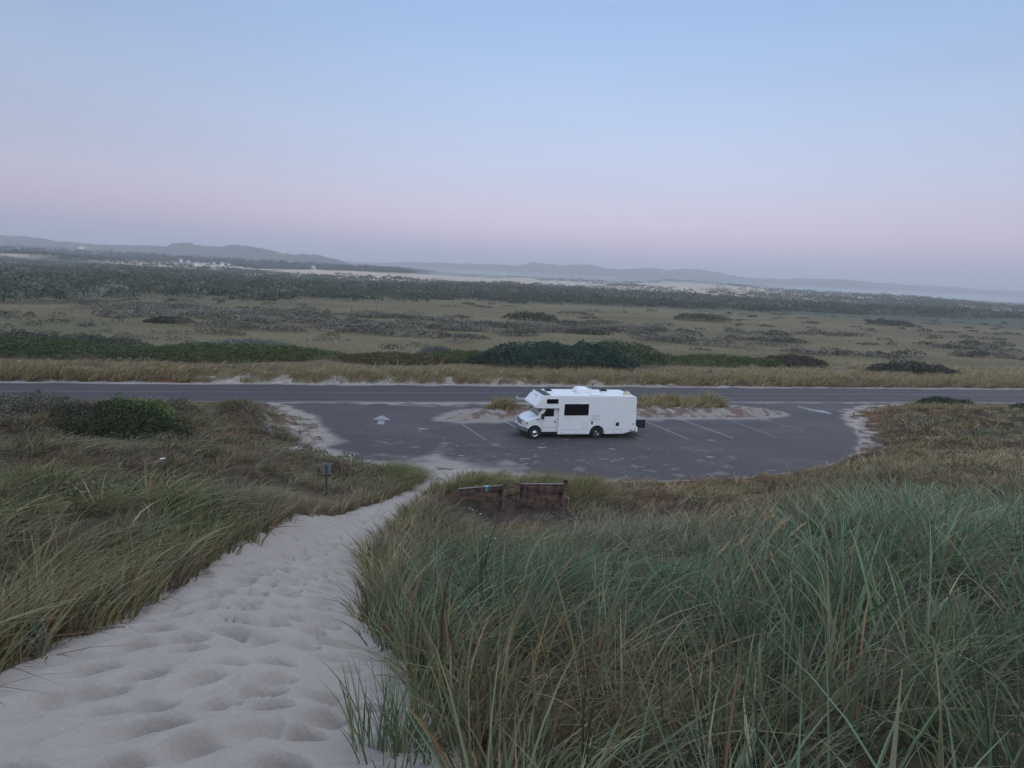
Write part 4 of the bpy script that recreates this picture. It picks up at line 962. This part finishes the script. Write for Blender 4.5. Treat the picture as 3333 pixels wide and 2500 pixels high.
    for q in np.linspace(-1, 1, 11):
        k = math.sqrt(max(0, 1-q*q*.96)); rows.append([bm.verts.new((6.98+.24*q, .50+.27*k*math.cos(a), 2.79+.23*k**.8*math.sin(a))) for a in np.linspace(0, math.pi, 12)])
    for a, b in zip(rows, rows[1:]):
        for i in range(11): bm.faces.new((a[i], a[i+1], b[i+1], b[i]))
    yo = bm_obj('vent_cover', bm, M_yel, E_, smooth=True); yo['label'] = 'yellowed domed cover at the rear of the roof'
    bm = bmesh.new(); prism(bm, [(6.86,3.01),(7.04,3.02),(7.04,3.035),(6.86,3.03)], .36, .60); bm_obj('strap', bm, M_grey, yo)
    # tail: corner bumper piece, box on the hitch
    bm = bmesh.new(); prism(bm, [(7.56,.40),(7.70,.44),(7.70,.70),(7.62,.80),(7.56,.82)], .02, 2.43); bm_obj('rear_bumper', bm, M_white, E_, bevel=.02)
    bm = bmesh.new(); box(bm, 7.705, 7.80, 1.1, 1.3, .42, .52); box(bm, 7.80, 8.60, 1.12, 1.28, .44, .52); bm_obj('hitch_bar', bm, M_black, E_)
    bm = bmesh.new(); box(bm, 7.83, 8.52, .62, 2.15, .53, 1.08); cb = bm_obj('cargo_box', bm, M_black, E_, bevel=.02)
    bm = bmesh.new(); box(bm, 7.81, 8.54, .60, 2.17, 1.082, 1.12); bm_obj('lid', bm, mat('grey_lid', (.16,.155,.175), .45), cb, bevel=.015)
motorhome()

# ------------------------------------------------------------------ walls, fence, sign
def gz(x, y): return float(tz(np.array([float(x)]), np.array([float(y)]))[0])
def empty(name, loc, label, cat, group=None, rz=0):
    e = bpy.data.objects.new(name, None); COL.objects.link(e); e.location = loc; e.rotation_euler = (0, 0, rz); return tag(e, label, cat, group)
def plank_wall(x0, y0, x1, y1, top0, top1, label, posts, paint=False, seed=0):
    """local x runs along the wall from (x0,y0); absolute heights"""
    rr = random.Random(seed); L = math.hypot(x1-x0, y1-y0); a = math.atan2(y1-y0, x1-x0); zb = gz((x0+x1)/2, (y0+y1)/2-.6)-.25
    e = empty('plank_wall', (x0, y0, zb), label, 'wooden wall', 'old plank walls below the path', a)
    t0, t1 = top0-zb, top1-zb; n = 6
    for i in range(n):
        bm = bmesh.new(); h = .232; g_ = .012
        za, zc = t0-h*(i+1)+g_, t1-h*(i+1)+g_
        o_ = rr.uniform(-.012, .012)
        v = [bm.verts.new(p) for p in ((0,o_,za),(L,o_,zc),(L,.07+o_,zc),(0,.07+o_,za),(0,o_,za+h-g_),(L,o_,zc+h-g_),(L,.07+o_,zc+h-g_),(0,.07+o_,za+h-g_))]
        for f in ((0,1,2,3),(4,5,6,7),(0,1,5,4),(1,2,6,5),(2,3,7,6),(3,0,4,7)): bm.faces.new([v[k] for k in f])
        pl = bm_obj('plank', bm, M_wood, e, bevel=.008)
        if i == 0:
            bm = bmesh.new(); box(bm, 0, L, -.02, .09, 0, .022)
            for v in bm.verts: v.co.z += t0+(t1-t0)*v.co.x/L+.001
            bm_obj('cap', bm, M_woodtop, e)
            if paint:
                bm = bmesh.new(); box(bm, L*.55, L*.66, -.026, .095, t0+(t1-t0)*.6+.0262, t0+(t1-t0)*.6+.034); box(bm, L*.59, L*.615, -.032, -.021, t0+(t1-t0)*.6-.17, t0+(t1-t0)*.6+.026)
                pp = bm_obj('paint_drip', bm, M_blue, e); pp['label'] = 'light blue paint dripped over the top edge'
    for q, extra in posts:
        bm = bmesh.new(); px = L*q; h = t0+(t1-t0)*q+extra; box(bm, px-.085, px+.085, -.16, -.022, -.3, h); po = bm_obj('post', bm, M_wood, e, bevel=.012)
        bm = bmesh.new()
        for k, zz in enumerate((h-.32, h-.66)): lathe(bm, [(0,.022),(-.02,.02),(-.02,.001)], px+.03, -.161, zz, 8)
        bm_obj('bolt', bm, M_bolt, po)
plank_wall(-1.95, 25.3, -.05, 25.1, 1.42, 1.74, 'left plank wall with blue paint on its top edge', [(.99, .17)], True, 1)
plank_wall(.42, 25.0, 2.28, 24.7, 1.84, 2.02, 'right plank wall between two bolted posts', [(.02, .12), (.99, .22)], False, 2)

# rail fence on the island, beside the cab
e = empty('rail_fence', (.42, 48.9, .42), 'grey two-rail wooden fence behind the cab of the motorhome', 'fence', None, R(14.7))
for px in (0, 2.4):
    bm = bmesh.new(); box(bm, px-.06, px+.06, -.06, .06, -.35, .78); bm_obj('post', bm, M_rail, e, bevel=.01)
for z in (.52, .10):
    bm = bmesh.new(); box(bm, -.05, 2.6, -.10, -.062, z, z+.13); bm_obj('rail', bm, M_rail, e, bevel=.008)

# back of a sign on its post
sb = gz(-6.7, 23.6)
e = empty('sign', (-6.7, 23.6, sb), 'small grey sign seen from behind on a steel post left of the path', 'sign', None, R(8))
bm = bmesh.new(); box(bm, -.035, .035, -.03, .03, -.4, 1.34); bm_obj('post', bm, M_galv, e, bevel=.006)
bm = bmesh.new(); box(bm, -.175, .155, .032, .044, .93, 1.36); bm_obj('sign_plate', bm, mat('sign_back', (.22,.225,.24), .5, metal=.2, noise=(8,.85,1.1)), e, bevel=.004)
for z in (.98, 1.31):
    bm = bmesh.new(); lathe(bm, [(0,.018),(-.018,.016),(-.018,.001)], 0, -.031, z, 8); bm_obj('bolt', bm, M_bolt, e)

# ------------------------------------------------------------------ island grass and the single plants of the foreground
iz = lambda x, y: isl_z(x, y, sdist(x, y, ISL))
def clump(name, label, x, y, n, per, h, wd, sx, sy, w, seed, z=iz, group=None, cat='grass clump', mul=1, **kw):
    r = np.random.default_rng(seed); xs = r.normal(x, sx, n); ys = r.normal(y, sy, n)
    hh = h*np.exp(-((xs-x)**2/(2*(sx*2.2)**2)+(ys-y)**2/(2*(sy*2.2)**2)))
    o = grass_obj(name, xs, ys, z, per, hh, wd, .16, w, label, seed, kind=None, cat=cat, mul=mul, **kw)
    if group: o['group'] = group
    return o
IW = {'tan':4,'olive':4,'straw':1.2,'rust':1,'green':1}
GI = 'grass clumps on the sand island'
clump('grass_clump', 'tall olive clump just left of the rail fence', -.9, 48.4, 60, 16, 1.25, .036, .50, .45, IW, 701, group=GI)
clump('grass_clump', 'low brown grass at the foot of the rail fence', 1.6, 48.6, 40, 12, .38, .036, 1.1, .45, {'tan':2,'rust':2,'olive':3}, 702, group=GI)
clump('grass_clump', 'widest grass clump on the sand island', 12.6, 53.2, 190, 15, 1.1, .04, 1.7, .9, IW, 703, group=GI)
clump('grass_clump', 'bright clump at the right end of the island grass', 16.4, 54.3, 60, 16, 1.3, .04, .55, .6, {'straw':1.5,'olive':4,'green':2,'tan':3}, 704, group=GI)
clump('grass_clump', 'low grass behind the black cargo box', 9.6, 51.5, 45, 12, .6, .04, 1.1, .6, IW, 705, group=GI)
GW_ = 'grass clumps round the plank walls'
clump('grass_clump', 'round green clump left behind the plank walls', -1.2, 27.0, 110, 18, 1.15, .022, .8, .5, {'green':4,'olive':4,'straw':1,'tan':1}, 711, z=tz, group=GW_)
clump('grass_clump', 'round green clump behind the gap between the plank walls', 1.3, 27.2, 90, 18, 1.1, .022, .75, .45, {'green':3,'olive':4,'straw':1,'tan':2}, 712, z=tz, group=GW_)
clump('grass_clump', 'tall clump right of the right plank wall', 3.3, 26.2, 90, 18, 1.25, .022, .55, .5, {'green':3,'olive':4,'tan':3,'rust':1.5}, 713, z=tz, group=GW_)
clump('grass_clump', 'green clump where the path meets the car park', -5.0, 28.6, 130, 18, 1.2, .022, .7, 1.0, {'green':4,'olive':5,'straw':1}, 714, z=tz, group=GW_)
# upright tuft standing in the sand at the bottom of the picture
clump('grass_tuft', 'sparse upright tuft rooted in the sand beside the path bottom', -.50, 3.60, 17, 11, .78, .010, .15, .12, {'blue':5,'green':3,'straw':1}, 721, z=lambda x, y: tz(x, y)+.03, seg=6, cat='grass tuft', wind=(.2,.1), lean=.3, bend=.25)
clump('grass_tuft', 'small dark tuft at the right rim of the path bottom', -.12, 3.80, 11, 10, .62, .010, .12, .12, {'blue':5,'green':2,'rust':1}, 722, z=lambda x, y: tz(x, y)+.03, seg=6, cat='grass tuft', wind=(.3,.1), lean=.45, bend=.3)
# blue-green broad-leaved grass on the left rim
for (x, y, k, lab) in ((-3.36, 4.5, 9, 'broad pale blue grass leaves on the left rim of the path'), (-3.5, 5.55, 6, 'smaller pale blue grass plant further up the left rim')):
    r = np.random.default_rng(int(y*10)); n = k
    rt = np.stack([r.normal(x, .05, n), r.normal(y, .05, n), np.full(n, gz(x, y))], 1)
    v, f, c = blades(rt, r.uniform(.3, .55, n), np.full(n, .02), np.tile([.16,.27,.28], (n, 1))*r.uniform(.8, 1.2, (n, 1)), wind=(-.35, .1), lean=.6, bend=.6, seg=6, seed=9)
    tag(np_mesh('blue_grass', v, f, M_grass, c, smooth=True), lab, 'plant')
# straw plumes
def plumes(label, pts, seed, hh):
    r = random.Random(seed); x0, y0 = pts[0]; z0 = gz(x0, y0)
    e = empty('flowering_grass', (x0, y0, z0), label, 'grass plant', 'flowering dune grasses')
    for x, y in pts:
        b = Vector((x-x0, y-y0, gz(x, y)-z0)); h = hh*r.uniform(.9, 1.1); d = Vector((r.uniform(.15, .35), r.uniform(-.05, .1), 0))*h
        P_ = [b, b+Vector((d.x*.2, d.y*.2, h*.4)), b+Vector((d.x*.6, d.y*.6, h*.78)), b+Vector((d.x, d.y, h*.97))]
        bm = bmesh.new(); tube(bm, P_, .0035, 5); bm_obj('stalk', bm, M_tanm, e)
        # plume: short overlapping spikelets round the stalk end
        v = []; f = []; c = []; n0 = 0; t = (P_[3]-P_[2]).normalized()+Vector((.25, 0, 0)); t.normalize(); L = r.uniform(.15, .24)
        for k in range(60):
            q = k/60; cpt = P_[3]+t*(q*L-.03); rad = .020*math.sin(math.pi*min(1, .12+q*.88))+.002
            a = r.uniform(0, 6.28); side = (Vector((0,1,0))*math.cos(a)+t.cross(Vector((0,1,0)))*math.sin(a))*rad
            s0 = cpt+side*.3; s1 = s0+side+t*.03; wv = t.cross(side).normalized()*.0035
            v += [s0-wv, s0+wv, s1+wv*.6, s1-wv*.6]; f.append((n0, n0+1, n0+2, n0+3)); n0 += 4; cc = r.uniform(.8, 1.2); c += [(.50*cc, .39*cc, .25*cc)]*4
        np_mesh('plume', np.array([list(p) for p in v]), np.array(f), M_plume, np.array(c), parent=e)
M_tanm = mat('stalk_straw', (.33,.28,.16), .8)
rp = random.Random(5)
plumes('group of straw coloured plumes in the middle of the grass slope', [(3.75+rp.uniform(-.5, .6), 12.6+rp.uniform(-.5, .9)) for _ in range(14)], 1, 1.22)
plumes('reddish straw plumes rising from the near grass', [(2.32+rp.uniform(-.18, .2), 6.3+rp.uniform(-.15, .25)) for _ in range(8)], 2, 1.25)
plumes('two pale seed spikes left of the reddish plumes', [(1.85, 6.2), (1.98, 6.3)], 3, 1.05)
plumes('single pale plume standing above the green grass', [(4.75, 12.2)], 4, 1.3)
# white yarrow heads and the brown weeds in front of the plank walls
v = []; f = []; n0 = 0
for x, y, h in [(-.65,16.5,.55),(-.45,16.6,.5),(-1.3,22.6,.6),(-1.2,22.7,.55),(-.9,22.4,.5),(-5.3,9.8,.7),(-6.6,12.6,.7),(-6.2,14.4,.7),(-7.4,9.2,.7),(-4.9,30.2,1.0),(-.4,13.4,.5),(-.2,13.1,.5),(.3,13.3,.5),(2.3,23.9,.7)]:
    z = gz(x, y)+h
    for k in range(18):
        a = rng.uniform(0, 6.28); q = rng.uniform(0, .035); cx, cy = x+q*math.cos(a), y+q*math.sin(a); s = .007
        v += [(cx-s, cy-s, z-q*.2), (cx+s, cy-s, z-q*.2), (cx+s, cy+s, z-q*.2+.004), (cx-s, cy+s, z-q*.2+.004)]; f.append((n0, n0+1, n0+2, n0+3)); n0 += 4
tag(np_mesh('yarrow_flowers', np.array(v), np.array(f), M_flower), 'small white flower heads scattered in the dune grass', 'flowers', kind='stuff')
parts = []; r = np.random.default_rng(91)
for k in range(70):
    cx = r.uniform(-2.2, 2.3); cy = r.uniform(20.6, 24.0); parts.append(leaves(cx, cy, .22, .2, r.uniform(.22, .5), 90, .055, np.array([.17,.135,.13])*r.uniform(.5, 1.3), 900+k, up=.6))
tag(np_mesh('brown_weeds', *(lambda q: (q[0], q[1]))(join(parts)), M_leaf, join(parts)[2]), 'dry brown weeds gone to seed below the plank walls', 'weeds', kind='stuff')

# driftwood sticks on the path
for (x, y, L, a, lab) in ((-1.75, 8.3, .16, .1, 'short dark stick lying on the sand path'), (-3.3, 5.1, .3, .5, 'thin twig at the left rim of the path')):
    z = gz(x, y)+.30; bm = bmesh.new(); zz = float(T0(np.array([x]), np.array([y]))[0])+.06
    tube(bm, [(x-L/2*math.cos(a), y-L/2*math.sin(a), zz), (x, y, zz+.012), (x+L/2*math.cos(a), y+L/2*math.sin(a), zz-.01)], .006, 5)
    tag(bm_obj('stick', bm, M_stem), lab, 'stick')

# ------------------------------------------------------------------ far houses
def house(x, y, z, wd, dp, h, label, rz=0):
    e = empty('house', (x, y, z), label, 'house', 'white houses among the far dunes', rz)
    bm = bmesh.new(); box(bm, -wd/2, wd/2, -dp/2, dp/2, -3, h); bm_obj('wall', bm, M_wallw, e)
    bm = bmesh.new(); a = [bm.verts.new(p) for p in ((-wd/2-.4,-dp/2-.4,h+.02),(-wd/2-.4,dp/2+.4,h+.02),(-wd/2-.4,0,h+dp*.32))]; b = [bm.verts.new(p) for p in ((wd/2+.4,-dp/2-.4,h+.02),(wd/2+.4,dp/2+.4,h+.02),(wd/2+.4,0,h+dp*.32))]
    bm.faces.new(a); bm.faces.new(b[::-1])
    for i in range(3): bm.faces.new((a[i], a[(i+1) % 3], b[(i+1) % 3], b[i]))
    bm_obj('roof', bm, M_hroof if wd < 13 else M_wallw, e)
    for wx in (-.3, .12):
        bm = bmesh.new(); box(bm, wd*wx, wd*(wx+.17), -dp/2-.05, -dp/2-.01, h*.4, h*.8); bm_obj('window', bm, M_glass, e)
HS = [(-846,1300,34,9,6,2.6,'long white house highest up at the far left'),(-578,1150,10.5,4,4,2.2,'leftmost white house of the dune row'),(-565,1150,11,4.5,4,2.2,'second white house of the dune row'),
      (-537,1120,9.5,7,5,3,'largest white house of the dune row'),(-522,1150,10,4,4,2.2,'small white house right of the largest one'),(-507,1150,10.5,5.5,5,2.4,'white house second from the right of the dune row'),
      (-496,1150,10.5,4.5,4,2.2,'rightmost white house of the dune row'),(-350.5,1150,13,6,6,4.5,'lone tall white house in front of the woods'),(104,1150,17,6,5,3,'lone white house above the middle dunes'),
      (493,1150,12.5,11,6,2.6,'pale long house in the haze at the right'),(539,1150,15,6,5,2.6,'small pale house in the haze furthest right')]
for h_ in HS: house(h_[0], h_[1], max(h_[2], gz(h_[0], h_[1])+.5) if h_[1] < 1200 else h_[2], h_[3], h_[4], h_[5], h_[6], rz=.3)

# ------------------------------------------------------------------ haze: closed box of thin air round everything
bm = bmesh.new(); box(bm, -8300, 8300, -500, 8300, -30, 235)
hz = bm_obj('haze', bm, bpy.data.materials.new('haze_air')); tag(hz, 'thin evening haze over the plain', 'haze', kind='stuff')
hm = hz.data.materials[0]; hm.use_nodes = True; hn = hm.node_tree.nodes; hn.clear()
ho = hn.new('ShaderNodeOutputMaterial'); hv = hn.new('ShaderNodeVolumePrincipled'); hm.node_tree.links.new(hv.outputs[0], ho.inputs['Volume'])
hv.inputs['Color'].default_value = (.97,.98,1,1); hv.inputs['Density'].default_value = .00030; hv.inputs['Anisotropy'].default_value = 0
bm = bmesh.new(); box(bm, -150, 2600, 930, 2100, -12, 24)
ms_ = bm_obj('mist', bm, bpy.data.materials.new('mist_air')); tag(ms_, 'low pale mist lying over the far dunes at the right', 'mist', kind='stuff')
mm = ms_.data.materials[0]; mm.use_nodes = True; mn = mm.node_tree.nodes; mn.clear()
mo = mn.new('ShaderNodeOutputMaterial'); mv = mn.new('ShaderNodeVolumePrincipled'); mm.node_tree.links.new(mv.outputs[0], mo.inputs['Volume'])
mv.inputs['Color'].default_value = (.97,.98,1,1); mv.inputs['Density'].default_value = .0024
print('scene built')
